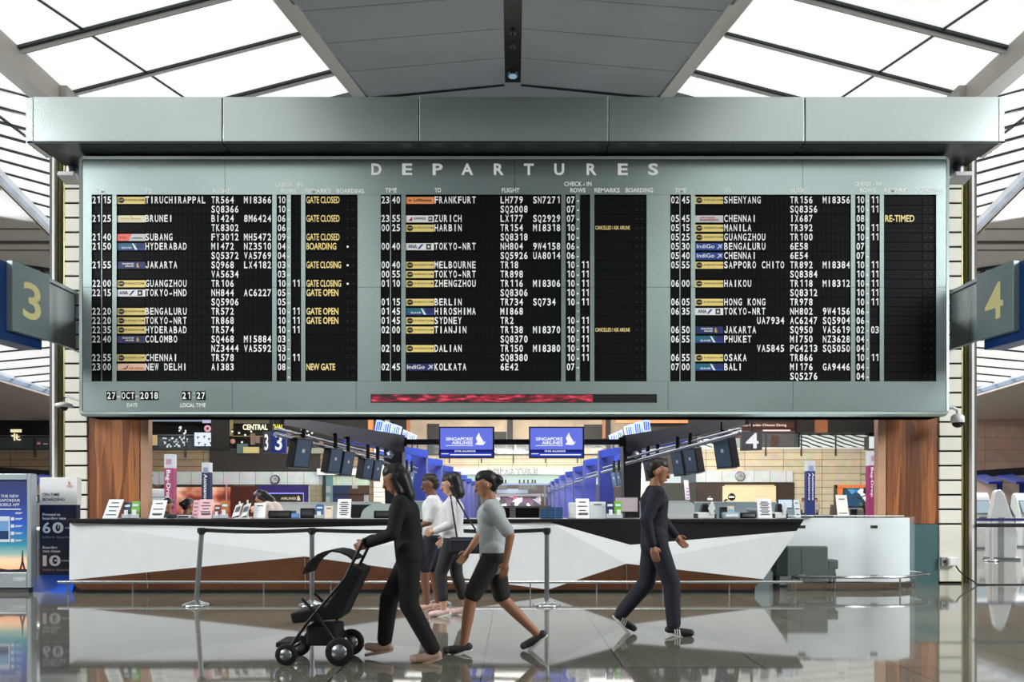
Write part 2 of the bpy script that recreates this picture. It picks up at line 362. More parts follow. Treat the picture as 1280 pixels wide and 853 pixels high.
hf = nt.nodes.new('ShaderNodeMath'); hf.operation = 'MULTIPLY'; hf.inputs[1].default_value = .6; nt.links.new(n1.outputs['Fac'], hf.inputs[0]); nt.links.new(hf.outputs[0], ad.inputs[2])
rp = nt.nodes.new('ShaderNodeValToRGB'); e = rp.color_ramp.elements; e[0].position = .15; e[0].color = lin((76, 42, 26)); e[1].position = .85; e[1].color = lin((190, 122, 72)); x = e.new(.5); x.color = lin((134, 80, 46))
nt.links.new(ad.outputs[0], rp.inputs['Fac']); nt.links.new(rp.outputs['Color'], b.inputs['Base Color']); b.inputs['Roughness'].default_value = .35
M_walnut = wm
M_teal = mat('teal_panel', (72, 104, 106), .35)
DP = 12.8
for sg, nm in ((-1, 'left'), (1, 'right')):
    q = (lambda x: x) if sg < 0 else (lambda x: 2*641.5-x)
    m = MB(); m.R(q(109), q(81), 200, 729.6, DP+.03, .5)
    struct(m.build('wall_pier_core_'+nm, M_void))
    m = MB(); ys = [200]+[655.4-18.25*k for k in range(24, -1, -1)]+[728.5]
    for a, c in zip(ys, ys[1:]): m.R(q(108.5), q(81), a+1.1, c-1.1, DP, .06)
    struct(m.build('wall_pier_'+nm, M_cream, bevel=.008))
    m = MB(); x0, x1 = W(q(68), 0, DP).x, W(q(80.5), 0, DP).x; c0 = x0+(x1-x0)*.27; c1 = x0+(x1-x0)*.76; zt = W(0, 198, DP).z
    m.cyl((c0, DP+.1, 0), (c0, DP+.1, zt), .042, n=16); m.cyl((c1, DP+.1, 0), (c1, DP+.1, zt), .036, n=16, mi=1); m.box(x0, x1, DP+.11, DP+.5, 0, zt, 0)
    struct(m.build('trim_9', [M_olive, M_oliveL]))
    m = MB(); m.R(q(62), q(65), 196, 729.6, DP-.02, .5, 0); m.R(q(65), q(68), 196, 729.6, DP-.02, .5, 1); struct(m.build('trim_10', [M_dgrey, mat('pale_trim', (225, 224, 215), .4)]))
    # walnut panel with lighter return, teal plinth panel
    m = MB(); m.R(q(110), q(174.3), 400, 655, DP+.03, .12); struct(m.build('wall_wood_'+nm, M_walnut))
    m = MB(); m.R(q(175.7), q(185.5), 400, 655, DP+.02, .14); struct(m.build('trim_11', mat('pale_walnut', (196, 152, 124), .35, noise=.12, nscale=2)))
    m = MB(); m.R(q(110), q(185.5), 655.6, 729.6, DP+.02, .14); struct(m.build('wall_plinth_'+nm, M_teal))
    m = MB(); m.R(q(109), q(176), 400, 729.6, DP+.16, .3); struct(m.build('wall_back_pier_'+nm, M_black))

# ------------------------------------------------ far building beyond the hall
def tile_mat(name, rgb, w_, h_, mort=(60, 52, 44), off=0, var=.85, msize=.02):
    t = bpy.data.materials.new(name); t.use_nodes = True; n = t.node_tree; p = n.nodes['Principled BSDF']
    tc = n.nodes.new('ShaderNodeTexCoord'); mp = n.nodes.new('ShaderNodeMapping'); mp.inputs['Rotation'].default_value = (-math.pi/2, 0, 0); n.links.new(tc.outputs['Object'], mp.inputs['Vector'])
    br = n.nodes.new('ShaderNodeTexBrick'); br.offset = off; br.inputs['Scale'].default_value = 1; br.inputs['Brick Width'].default_value = w_; br.inputs['Row Height'].default_value = h_; br.inputs['Mortar Size'].default_value = msize
    c = lin(rgb); br.inputs['Color1'].default_value = c; br.inputs['Color2'].default_value = (c[0]*var, c[1]*var, c[2]*var, 1); br.inputs['Mortar'].default_value = lin(mort)
    n.links.new(mp.outputs['Vector'], br.inputs['Vector'])
    nz = n.nodes.new('ShaderNodeTexNoise'); nz.inputs['Scale'].default_value = 1.6; nz.inputs['Detail'].default_value = 5; n.links.new(tc.outputs['Object'], nz.inputs['Vector'])
    mx = n.nodes.new('ShaderNodeMix'); mx.data_type = 'RGBA'; mx.blend_type = 'MULTIPLY'; mx.inputs[0].default_value = .5
    n.links.new(br.outputs['Color'], mx.inputs[6]); n.links.new(nz.outputs['Color'], mx.inputs[7]); n.links.new(mx.outputs[2], p.inputs['Base Color']); p.inputs['Roughness'].default_value = .55
    return t
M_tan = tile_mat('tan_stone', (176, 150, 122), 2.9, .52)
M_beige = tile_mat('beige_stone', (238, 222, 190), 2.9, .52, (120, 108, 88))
M_pink = tile_mat('rose_stone', (205, 172, 160), 3.2, .9, (150, 125, 115))
M_band = tile_mat('white_band', (225, 230, 235), 1.2, 5, (140, 145, 150), var=.97)
M_dark = mat('dark_shopfront', (26, 22, 20), .5)
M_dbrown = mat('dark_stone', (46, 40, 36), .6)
D1, D2 = 60.0, 68.0
m = MB(); m.R(-220, 480, 430, 561.5, D1+1.5, .3); m.R(-220, 22, 526, 561.5, D1, .3); struct(m.build('wall_mezzanine_left', M_dark))
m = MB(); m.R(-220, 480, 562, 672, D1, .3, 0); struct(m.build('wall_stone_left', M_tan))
m = MB(); m.R(-220, 480, 561, 563, D1-.1, .4); struct(m.build('trim_12', M_dgrey))
m = MB(); m.R(262, 400, 563, 592, D1-.12, .1); struct(m.build('wall_painted_shade', M_dbrown))  # dark slab on the stone, the recess's shade put into its colour
m = MB(); m.R(190, 404, 590, 606, D1-.3, .3); struct(m.build('wall_band_left', M_band))
m = MB(); m.R(396, 480, 586, 594, D1-.7, .5); struct(m.build('trim_13', M_white))
m = MB(); m.R(404, 462, 594, 607, D1-.2, .2); struct(m.build('wall_band_green', tile_mat('pale_green_band', (205, 222, 208), 1.2, 5, (150, 160, 150), var=.97)))
# right-hand building: paler, better lit
m = MB(); m.R(800, 1500, 430, 561, D1+1.5, .3); struct(m.build('wall_mezzanine_right', M_dark))
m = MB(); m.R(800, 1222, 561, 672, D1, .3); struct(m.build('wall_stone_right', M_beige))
m = MB(); m.R(1205, 1500, 520, 672, D1-.4, .3); struct(m.build('wall_rose_right', M_pink))
m = MB(); m.R(800, 1104, 559.5, 561.5, D1-.12, .4); struct(m.build('trim_14', mat('white_rail_edge', (225, 225, 222), .5)))
m = MB(); m.R(870, 991, 589, 603, D1-.3, .3); struct(m.build('wall_band_right', M_band))
m = MB(); m.R(870, 993, 603.5, 672, D1-.2, .2); struct(m.build('wall_lounge_right', mat('dark_bronze', (62, 52, 46), .35, noise=.15, nscale=.6)))
m = MB(); m.R(820, 870, 604, 672, D1-2, .2); m.R(820, 842, 568, 593, D1-2, .2, 1); struct(m.build('wall_glass_right', [mat('smoked_glass', (66, 66, 62), .15), M_dbrown]))
m = MB(); m.poly([W(822, 593, D1-2), W(851, 593, D1-2), W(851, 604, D1-2), W(822, 604, D1-2)], (0, .3, 0)); m.poly([W(851, 592, D1-2), W(870, 588, D1-.4), W(870, 603, D1-.4), W(851, 604, D1-2)], (0, .3, 0), 1)
struct(fixn(m.build('trim_15', [mat('grey_band', (160, 172, 180), .5), mat('slate_band', (100, 116, 128), .5)])))
# centre wall with the DEPARTURE fascia
m = MB(); m.R(440, 850, 430, 569, D2+1.5, .3); struct(m.build('wall_mezzanine_centre', mat('warm_mezzanine', (205, 185, 160), .6, noise=.2, nscale=.8)))
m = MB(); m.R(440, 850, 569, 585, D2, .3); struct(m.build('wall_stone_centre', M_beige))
m = MB(); m.R(440, 850, 585, 593.5, D2-.4, .4); struct(m.build('wall_band_centre', mat('pale_teal_band', (205, 218, 218), .4)))
m = MB(); m.R(440, 850, 593.5, 606, D2-.1, .3); struct(m.build('wall_teal_centre', mat('pale_teal_wall', (165, 190, 188), .5)))
m = MB(); m.R(440, 850, 606, 655, D2, .3); struct(m.build('wall_shop_back', mat('retail_dark', (60, 50, 56), .5)))
m = MB(); m.R(440, 850, 567.5, 569.5, D2-.1, .3); struct(m.build('trim_16', M_dgrey))
# upper storey details in the centre: dark bays between cream bays
m = MB()
for a, c, y0, y1 in ((462, 474, 520, 569), (488, 512, 520, 560), (534, 549, 530, 569), (600, 633, 540, 569), (634, 641, 520, 567), (646, 666, 556, 569), (730, 753, 531, 560), (755, 763, 520, 565)):
    m.R(a, c, y0, y1, D2+1.3, .15)
struct(m.build('wall_bays_centre', M_dark))
m = MB(); m.R(753, 757, 520, 548, D2+1.1, .2); m.R(508, 512, 520, 566, D2+1.1, .2); m.R(460, 466, 523, 590, D1-.4, .4); m.R(478, 482, 560, 672, D1-.4, .4); m.R(796, 801, 520, 600, D1-.4, .4, 0); m.R(770, 860, 521, 529, D1-.5, .3); struct(m.build('trim_17', mat('orange_wood', (200, 128, 76), .45, noise=.15, nscale=3)))
m = MB(); 
for k in range(14): m.R(467, 481, 560+k*6.2, 565.6+k*6.2, D1-.5, .2); m.R(800, 824, 566+k*6.2, 571.6+k*6.2, D1-2.3, .2)
struct(m.build('wall_slats', mat('cream_slats_far', (236, 228, 208), .5)))
m = MB(); m.R(997, 1018, 520, 541, D1-.8, .6); m.R(1036, 1104, 520, 541, D1-.8, .6); struct(m.build('wall_column_right', M_dark))
m = MB(); m.R(1018, 1036, 520, 541, D1-.6, .4); struct(m.build('wall_niche_right', mat('warm_niche', (150, 95, 60), .4)))
# walls that close the place off, never in frame but seen in reflections
m = MB(); m.box(-45, 45, -20.4, -20, 0, 14); struct(m.build('wall_rear', mat('rear_wall_stone', (228, 232, 232), .6)))
# ================================================================== DEPARTURES BOARD
DBD = 12.0; KB = DBD/F
M_face = mat('board_sheet_metal', (200, 218, 217), .26, 1, noise=.03, nscale=1.2)
M_frame = mat('board_frame_metal', (196, 212, 211), .36, 1)
board = thing('departures_board', 'huge grey split-flap departures board hanging over the counter', 'departures board', (0, DBD+.2, W(0, 521, DBD).z))
def bx(x): return (x-CX)*KB
def bz(y): return CH+(HY-y)*KB
# casing with rounded corners
m = MB(); x0, x1, z0, z1, r = bx(98), bx(1187), bz(521), bz(194), .1
out = []
for cx, cz, a0 in ((x1-r, z1-r, 0), (x0+r, z1-r, 90), (x0+r, z0+r, 180), (x1-r, z0+r, 270)):
    for k in range(7): a = math.radians(a0+15*k); out.append((cx+r*math.cos(a), DBD+.02, cz+r*math.sin(a)))
m.poly(out, (0, .45, 0)); fixn(m.build('casing', M_void, board))
# rim: outer rounded band around the sheet
m = MB(); inn = []
for cx, cz, a0 in ((bx(1183)-.03, bz(199.5)-.03, 0), (bx(103)+.03, bz(199.5)-.03, 90), (bx(103)+.03, bz(515)+.03, 180), (bx(1183)-.03, bz(515)+.03, 270)):
    for k in range(7): a = math.radians(a0+15*k); inn.append((cx+.03*math.cos(a), DBD-.005, cz+.03*math.sin(a)))
mid = [((a[0]*.55+b_[0]*.45), DBD-.03, (a[2]*.55+b_[2]*.45)) for a, b_ in zip(out, inn)]
n = len(out); o2 = [(p[0], DBD+.43, p[2]) for p in out]
vs_ = o2+out+mid+inn
m.add(vs_, [(j*n+i, j*n+(i+1) % n, (j+1)*n+(i+1) % n, (j+1)*n+i) for j in range(3) for i in range(n)], 0, False)
fixn(m.build('rim', M_frame, board))
# sheet-metal strips round the flap windows
GL[('1', .02)] = ([(.0, .5), (.0, .62), (.2, .73), (.3, .73), (.3, 0), (.17, 0), (.17, .58)], [(0, 1, 2, 6), (6, 2, 3, 4, 5)])
GL[('J', .02)] = ([(.3, .73), (.43, .73), (.43, .18), (.38, .05), (.27, 0), (.16, 0), (.05, .05), (0, .18), (0, .24), (.12, .24), (.12, .18), (.16, .12), (.22, .11), (.27, .12), (.3, .18)], [(0, 1, 2, 14), (14, 2, 3, 13), (13, 3, 4, 12), (12, 4, 5, 11), (11, 5, 6, 10), (10, 6, 7, 8), (10, 8, 9)])
PX = (115, 476.3, 838.3); CT, CB = 244.3, 476.3
OFF = dict(hr=(0, 11), mn=(12.6, 25), logo=(31, 66), rows1=(231, 243), rows2=(249, 261), rem=(267, 315), brd=(315.4, 331.5))
m = MB()
def S(a, c, y0, y1, dd=0.0, mi=0): m.box(bx(a), bx(c), DBD+dd, DBD+.05, bz(y1), bz(y0), mi)
for a, c in ((103.6, 281), (281.4, 643), (643.4, 1003), (1003.4, 1182.6)): S(a, c, 200, 243.4)
for a, c in ((103.6, 290), (290.4, 445), (445.4, 835), (835.4, 991), (991.4, 1182.6)): S(a, c, 477, 514.6)
for a, c in ((103.6, 114.6), (447, 475.8), (808.3, 837.8), (1170.3, 1182.6)): S(a, c, 243.6, 359); S(a, c, 359.4, 476.8)
for p in PX:
    for a, c in ((25.3, 30.7), (225.3, 230.7), (243.4, 248.6), (261.4, 266.6)): S(p+a, p+c, 243.6, 359); S(p+a, p+c, 359.4, 476.8)
    S(p+11.3, p+12.3, 243.6, 476.8, .008)
m.build('face_sheet', M_face, board)
# lettering on the sheet
m = MB()
for ch, x in zip('DEPARTURES', (470.5, 509, 547, 584, 623.5, 661, 699, 739.5, 778.5, 816.5)): wpx(m, ch, x, 211.8, DBD, 14.5, {'A': 15}.get(ch, 12.6), bold=.03)
m.build('title_lettering', M_ltext, board)
def cap(*a, **k): m = MB(); wpx(m, *a, **k); m.build('caption_lettering', M_ltext, board)
for i, p in enumerate(PX):
    d_ = (0, 1, 1)[i]
    for t_, x, y, w_ in (('TIME', 12.5, 239, 14.5), ('TO', 71, 239, 8), ('FLIGHT', 162, 239, 22), ('CHECK - IN', 246, 231, 34), ('ROWS', 246, 239, 19), ('REMARKS', 282.5, 239, 31.5), ('BOARDING', 323, 239, 34)):
        cap(t_, p+x, y-d_, DBD, 5.4, w_, bold=.014)
cap('DATE', 165.5, 506.8, DBD, 4.8, 13.5); cap('LOCAL TIME', 241.5, 506.8, DBD, 4.8, 31.5)
# date and clock flaps
m = MB(); lt = MB()
def flaptext(s, x, y, pitch, h=8.6, gw=4.45, dd=0.0, mb=None):
    for i, ch in enumerate(s):
        if ch == ' ': continue
        g = {'I': 1.5, '1': 2.9, '-': 3.2, 'J': 4.0, 'M': 4.9, 'W': 4.9}.get(ch, gw)
        hh = h
        wpx(mb, ch, x+(i+.5)*pitch, y, DBD+dd, hh, g, bold=.02, lift=.003)
for x in (148.2, 171.2): cap('-', x, 494.8, DBD, 7, 3.6, bold=.03)
for y in (492.2, 497): m = MB(); m.box(bx(241.6), bx(242.8), DBD-.004, DBD, bz(y+.6), bz(y-.6)); m.build('clock_colon', M_ltext, board)
for s, x, pit in (('27', 133.2, 6.1), ('OCT', 151.6, 5.7), ('2018', 174.6, 5.9), ('21', 227.3, 6), ('27', 245.2, 6)):
    m = MB(); lt = MB()
    for i in range(len(s)): m.box(bx(x+i*pit+.15), bx(x+(i+1)*pit-.15), DBD-.006, DBD+.01, bz(500.4), bz(489.2))
    flaptext(s, x, 494.8, pit, 8.4, 4.5, -.006, lt); f_ = m.build('date_flap', M_flap, board); lt.build('date_lettering', M_ltext, f_)
# red scrolling message strip
lm = bpy.data.materials.new('red_led_message'); lm.use_nodes = True; nt = lm.node_tree; b = nt.nodes['Principled BSDF']
tc = nt.nodes.new('ShaderNodeTexCoord'); mp = nt.nodes.new('ShaderNodeMapping'); mp.inputs['Scale'].default_value = (5, 1, 22); n1 = nt.nodes.new('ShaderNodeTexNoise'); n1.inputs['Scale'].default_value = 1.3; n1.inputs['Detail'].default_value = 6
rp = nt.nodes.new('ShaderNodeValToRGB'); e = rp.color_ramp.elements; e[0].position = .42; e[0].color = (.03, .001, .006, 1); e[1].position = .72; e[1].color = (1, .12, .2, 1); x = e.new(.56); x.color = (.42, .004, .03, 1)
nt.links.new(tc.outputs['Object'], mp.inputs['Vector']); nt.links.new(mp.outputs['Vector'], n1.inputs['Vector']); nt.links.new(n1.outputs['Fac'], rp.inputs['Fac']); nt.links.new(rp.outputs['Color'], b.inputs['Emission Color']); b.inputs['Emission Strength'].default_value = .9; b.inputs['Base Color'].default_value = (.01, .01, .01, 1)
m = MB(); m.box(bx(463.5), bx(821), DBD-.012, DBD+.01, bz(503.6), bz(493)); led = m.build('message_strip', M_bplas, board)
m = MB(); m.box(bx(464.6), bx(741), DBD-.015, DBD-.011, bz(502.8), bz(493.8)); m.build('message_lights', lm, led)

# ---- flight rows
c_y = mat('logo_yellow', (238, 214, 128), .5); c_k = M_ink; c_w = mat('logo_white', (236, 238, 236), .5)
c_or = mat('logo_orange', (240, 150, 84), .5); c_cr = mat('logo_cream', (232, 228, 196), .5); c_rd = mat('logo_red', (244, 112, 98), .5)
c_tl = mat('logo_teal', (22, 98, 122), .45); c_nv = mat('logo_navy', (26, 36, 96), .45); c_bl = mat('logo_blue', (22, 66, 152), .45); c_pc = mat('logo_peach', (240, 200, 170), .5); c_gd = mat('logo_gold', (206, 160, 90), .5); c_dr = mat('logo_crimson', (170, 50, 40), .5); c_gr = mat('logo_grey', (208, 210, 210), .5)
LOGO = [c_y, c_k, c_w, c_or, c_cr, c_rd, c_tl, c_nv, c_bl, c_pc, c_gd, c_dr, c_gr]
LI = {n_: i for i, n_ in enumerate('y k w o c r t n b p g d s'.split())}
def plate(mb, kind, x, y):
    """airline plate 35 x 9.6 px, x = left edge, y = centre"""
    d = DBD+.018
    def q(a, c, y0, y1, mi, up=1): mb.box(bx(x+a), bx(x+c), d-.002*up, d+.004, bz(y+y1), bz(y+y0), LI[mi])
    def tri(pts, mi, up=2): mb.poly([(bx(x+a), d-.0022*up, bz(y+b_)) for a, b_ in pts], (0, .0006, 0), LI[mi])
    def disc(cx, cy, r, mi, up=2, sxx=1): tri([(cx+r*sxx*math.cos(2*math.pi*k/18), cy+r*math.sin(2*math.pi*k/18)) for k in range(18)], mi, up)
    def T(s, a, yy, h, w_, mi, bold=.012): wpx(mb, s, x+a, y+yy, d-.006, h, w_, 'l', LI[mi], bold)
    H = 4.3
    if kind == 'scoot':
        q(0, 35, -H, H, 'y'); disc(5, 0, 3.6, 'k', 2, 1.1); T('scoot', 2.2, 0, 1.7, 5.6, 'y'); T('FLYSCOOT.COM', 10.5, 0, 2.2, 23.5, 'k')
    elif kind == 'brunei': q(0, 35, -H, H, 'c'); T('ROYAL BRUNEI', 5, .3, 2.2, 25, 'g'); disc(17, -2.6, .9, 'g')
    elif kind == 'firefly': q(0, 35, -H, H, 's'); tri([(0, -H), (18, -H), (14, H), (0, H)], 'r'); T('firefly', 3, .2, 2.4, 9, 'd'); T('malaysia', 19, .8, 2.2, 13, 'k')
    elif kind == 'silk':
        q(0, 24, -H, H, 't'); q(24, 35, -H, H, 'n'); q(0, 35, 2.2, H, 'b', 1.2); tri([(18.5, -H+.4), (20.3, -H+.4), (25.5, H-.4), (22.5, H-.4)], 'w', 3); T('SILKAIR', 6, 1.9, 2.4, 13, 'w')
    elif kind == 'sia':
        q(0, 35, -H, H, 'n'); T('SINGAPORE', 7, -1.4, 2.1, 14.5, 'w', .02); T('AIRLINES', 10.5, 1.6, 2.1, 11, 'w', .02)
        tri([(24.5, 3), (24.2, -1), (26.2, -3.4), (26.6, 1.5), (27.6, .4), (27.2, 3)], 'g', 3)
    elif kind == 'ana':
        q(0, 35, -H, H, 'w'); T('ANA', 3, 0, 4.6, 11, 'n', .02); tri([(17, H-1.4), (14.6, H-1.4), (19, -H+1.4), (22, -H+1.4)], 'b', 2); q(25.4, 31.4, -3.4, 3.4, 'k', 2); tri([(28.4, -2.4), (29, -.6), (30.6, -.4), (29.2, .6), (29.8, 2.2), (28.4, 1.2), (27, 2.2), (27.6, .6), (26.2, -.4), (27.8, -.6)], 'w', 3)
    elif kind == 'lufthansa': q(0, 35, -H, H, 'o'); T('Lufthansa', 10, 0, 3.2, 22, 'k'); disc(5, 0, 1.3, 'd', 2, 1.4)
    elif kind == 'swiss': q(0, 35, -H, H, 'w'); tri([(3, 2.6), (8, -3), (8, 2.6)], 'd', 2); T('SWISS', 10, 0, 3.2, 15, 'k'); q(28, 33, -3, 3, 'k', 2); disc(30.5, 0, 1.5, 's', 3)
    elif kind == 'indigo' or kind == 'indigo_dark':
        q(0, 35, -H, H, 'b' if kind == 'indigo' else 'n'); T('IndiGo', 1.6, 0, 5, 22, 'w', .01)
        tri([(27, 2.6), (30.3, -.6), (28.2, -2.2), (29, -2.9), (32.2, -1.9), (33.6, -3.4), (34, -2.6), (32.8, -1.2), (33, 2), (32.2, 2.6), (31.2, .4), (28.4, 3)], 's', 2)
    elif kind == 'airindia': q(0, 35, -H, H, 'p'); tri([(5, 2.6), (11, .6), (14, -3), (13.4, .6), (10.5, 2.8)], 'd', 2); T('AIR INDIA', 15, 1.6, 2.4, 19, 'd')
    elif kind == 'express': q(0, 35, -H, H, 's'); T('AIR INDIA', 6, -1.2, 2.1, 19, 'd'); T('EXPRESS', 6, 1.8, 2.2, 23, 'd', .02)
S_, X_ = 'scoot', None
ROWS = ([("21 15", S_, "TIRUCHIRAPPAL", "TR564", "MI8366", "10", "", "GATE CLOSED"), ("", X_, "", "SQ8366", "", "10", "", ""), ("21 25", 'brunei', "BRUNEI", "BI424", "8M6424", "06", "", "GATE CLOSED"), ("", X_, "", "TK8302", "", "06", "", ""),
 ("21 40", 'firefly', "SUBANG", "FY3012", "MH5472", "09", "", "GATE CLOSED"), ("21 50", 'silk', "HYDERABAD", "MI472", "NZ3510", "04", "", "BOARDING*"), ("", X_, "", "SQ5372", "VA5769", "04", "", ""), ("21 55", 'sia', "JAKARTA", "SQ968", "LX4182", "03", "", "GATE CLOSING*"),
 ("", X_, "", "VA5634", "", "03", "", ""), ("22 00", S_, "GUANGZHOU", "TR106", "", "10", "11", "GATE CLOSING*"), ("22 15", 'ana', "TOKYO-HND", "NH844", "AC6227", "05", "", "GATE OPEN"), ("", X_, "", "SQ5906", "", "05", "", ""),
 ("22 20", S_, "BENGALURU", "TR572", "", "10", "11", "GATE OPEN"), ("22 20", S_, "TOKYO-NRT", "TR868", "", "10", "11", "GATE OPEN"), ("22 35", S_, "HYDERABAD", "TR574", "", "10", "11", ""), ("22 40", 'sia', "COLOMBO", "SQ468", "MI5884", "03", "", ""),
 ("", X_, "", "NZ3444", "VA5592", "03", "", ""), ("22 55", S_, "CHENNAI", "TR578", "", "10", "11", ""), ("23 00", 'airindia', "NEW DELHI", "AI383", "", "08", "", "NEW GATE"), ("", X_, "", "", "", "", "", "")],
 [("23 40", 'lufthansa', "FRANKFURT", "LH779", "SN7271", "07", "", ""), ("", X_, "", "SQ2008", "", "07", "", ""), ("23 55", 'swiss', "ZURICH", "LX177", "SQ2929", "07", "", ""), ("00 25", S_, "HARBIN", "TR154", "MI8318", "10", "", "CANCELLED / ASK AIRLINE"),
 ("", X_, "", "SQ8318", "", "10", "", ""), ("00 40", 'ana', "TOKYO-NRT", "NH804", "9W4158", "06", "", ""), ("", X_, "", "SQ5926", "UA8014", "06", "", ""), ("00 40", S_, "MELBOURNE", "TR18", "", "10", "11", ""), ("00 55", S_, "TOKYO-NRT", "TR898", "", "10", "11", ""),
 ("01 10", S_, "ZHENGZHOU", "TR116", "MI8306", "10", "11", ""), ("", X_, "", "SQ8306", "", "10", "11", ""), ("01 15", S_, "BERLIN", "TR734", "SQ734", "10", "11", ""), ("01 45", 'silk', "HIROSHIMA", "MI868", "", "", "", ""), ("01 45", S_, "SYDNEY", "TR2", "", "10", "11", ""),
 ("02 00", S_, "TIANJIN", "TR138", "MI8370", "10", "11", "CANCELLED / ASK AIRLINE"), ("", X_, "", "SQ8370", "", "10", "11", ""), ("02 10", S_, "DALIAN", "TR150", "MI8380", "10", "11", ""), ("", X_, "", "SQ8380", "", "10", "11", ""), ("02 45", 'indigo_dark', "KOLKATA", "6E42", "", "07", "", ""), ("", X_, "", "", "", "", "", "")],
 [("02 45", S_, "SHENYANG", "TR156", "MI8356", "10", "11", ""), ("", X_, "", "SQ8356", "", "10", "11", ""), ("05 45", 'express', "CHENNAI", "IX687", "", "08", "", "RE-TIMED"), ("05 15", S_, "MANILA", "TR392", "", "10", "11", ""), ("05 25", S_, "GUANGZHOU", "TR100", "", "10", "11", ""),
 ("05 30", 'indigo', "BENGALURU", "6E58", "", "07", "", ""), ("05 40", 'indigo', "CHENNAI", "6E54", "", "07", "", ""), ("05 55", S_, "SAPPORO CHITO", "TR892", "MI8384", "10", "11", ""), ("", X_, "", "SQ8384", "", "10", "11", ""), ("06 00", S_, "HAIKOU", "TR118", "MI8312", "10", "11", ""),
 ("", X_, "", "SQ8312", "", "10", "11", ""), ("06 05", S_, "HONG KONG", "TR978", "", "10", "11", ""), ("06 35", 'ana', "TOKYO-NRT", "NH802", "9W4156", "06", "", ""), ("", X_, "       UA7934", "AC6247", "SQ5904", "06", "", ""), ("06 50", 'sia', "JAKARTA", "SQ950", "VA5619", "02", "03", ""),
 ("06 55", 'silk', "PHUKET", "MI750", "NZ3628", "04", "", ""), ("", X_, "       VA5845", "PG4213", "SQ5050", "04", "", ""), ("06 55", S_, "OSAKA", "TR866", "", "10", "11", ""), ("07 00", 'silk', "BALI", "MI176", "GA9446", "04", "", ""), ("", X_, "", "SQ5276", "", "04", "", "")])
PITCH = 11.6; CW = 5.87
M_lampoff = mat('dim_lamp', (70, 76, 80), .4); M_lampon = mat('lit_lamp', (235, 248, 250), .4, emit=1.2)
for pi, rows in enumerate(ROWS):
    p = PX[pi]
    for i, (tm, lg, to, f1, f2, r1, r2, rem) in enumerate(rows):
        y = 250.1+i*PITCH-(.6 if pi else 0)*0; yt, yb = y-5.6, y+5.75
        m = MB()
        m.box(bx(p-.3), bx(p+331.8), DBD+.032, DBD+.05, bz(yb), bz(yt), 1)
        def tile(a, c, g=.25): m.box(bx(p+a+g), bx(p+c-g), DBD+.018, DBD+.034, bz(yb-.45), bz(y+.12)); m.box(bx(p+a+g), bx(p+c-g), DBD+.018, DBD+.034, bz(y-.12), bz(yt+.45))
        for k in ('hr', 'mn', 'logo', 'rows1', 'rows2', 'rem', 'brd'): tile(*OFF[k])
        for k in range(27): tile(66.2+k*CW, 66.2+(k+1)*CW, .32)
        row = m.build('flight_row', [M_flap, M_void], board)
        def T(s, x, nm, pit=CW, gw=4.45):
            l = MB(); flaptext(s, p+x, y, pit, 8.7, gw, .018, l); l.build(nm, M_ltext, row)
        if tm: T(tm[:2], 0, 'hour_lettering', 5.5, 4.4); T(tm[3:], 13.3, 'minute_lettering', 5.5, 4.4)
        if to: T(to, 66.2, 'destination_lettering')
        if f1: T(f1, 66.2+14*CW+.3, 'flight_lettering')
        if f2: T(f2, 66.2+21*CW, 'flight_lettering')
        if r1: T(r1, 231.7, 'desk_lettering', 5.4, 4.4)
        if r2: T(r2, 249.9, 'desk_lettering', 5.4, 4.4)
        l = MB()
        if r1 or pi == 0 or r2: wpx(l, '-', p+246, y, DBD, 8, 2.6, bold=.03, lift=.003)
        else: l.box(bx(p+245.5), bx(p+246.5), DBD-.003, DBD, bz(y+.5), bz(y-.5))
        l.build('desk_dash', M_ltext, row)
        if lg: m = MB(); plate(m, lg, p+31, y); fixn(m.build('airline_plate', LOGO, row))
        if rem:
            m = MB(); s = rem.strip('*')
            wpx(m, s, p+268, y, DBD+.018, 4.6 if 'CANC' in s else 8.4, {'GATE CLOSED': 41.5, 'GATE CLOSING': 43.5, 'BOARDING': 37.5, 'GATE OPEN': 40, 'NEW GATE': 36, 'RE-TIMED': 36.5}.get(s, 43), 'l', 0, .012 if 'CANC' in s else .02)
            m.build('remark_lettering', M_ytext, row)
        m = MB()
        for k, a in enumerate((319.3, 326.6)):
            on = k == 0 and rem.endswith('*'); rr = 1.25 if on else .55
            m.cyl((bx(p+a), DBD+.014, bz(y)), (bx(p+a), DBD+.02, bz(y)), rr*KB, n=10, mi=1 if on else 0)
        m.build('boarding_lamp', [M_lampoff, M_lampon], row)
# hangers between beam and board
m = MB()
for x in (397, 525.5, 757, 885): m.cyl((bx(x), DBD+.22, bz(197)), (bx(x), DBD+.22, bz(176)), .05, n=10); m.box(bx(x-5), bx(x+5), DBD+.12, DBD+.32, bz(184), bz(180))
m.build('hanger', M_bplas, board)
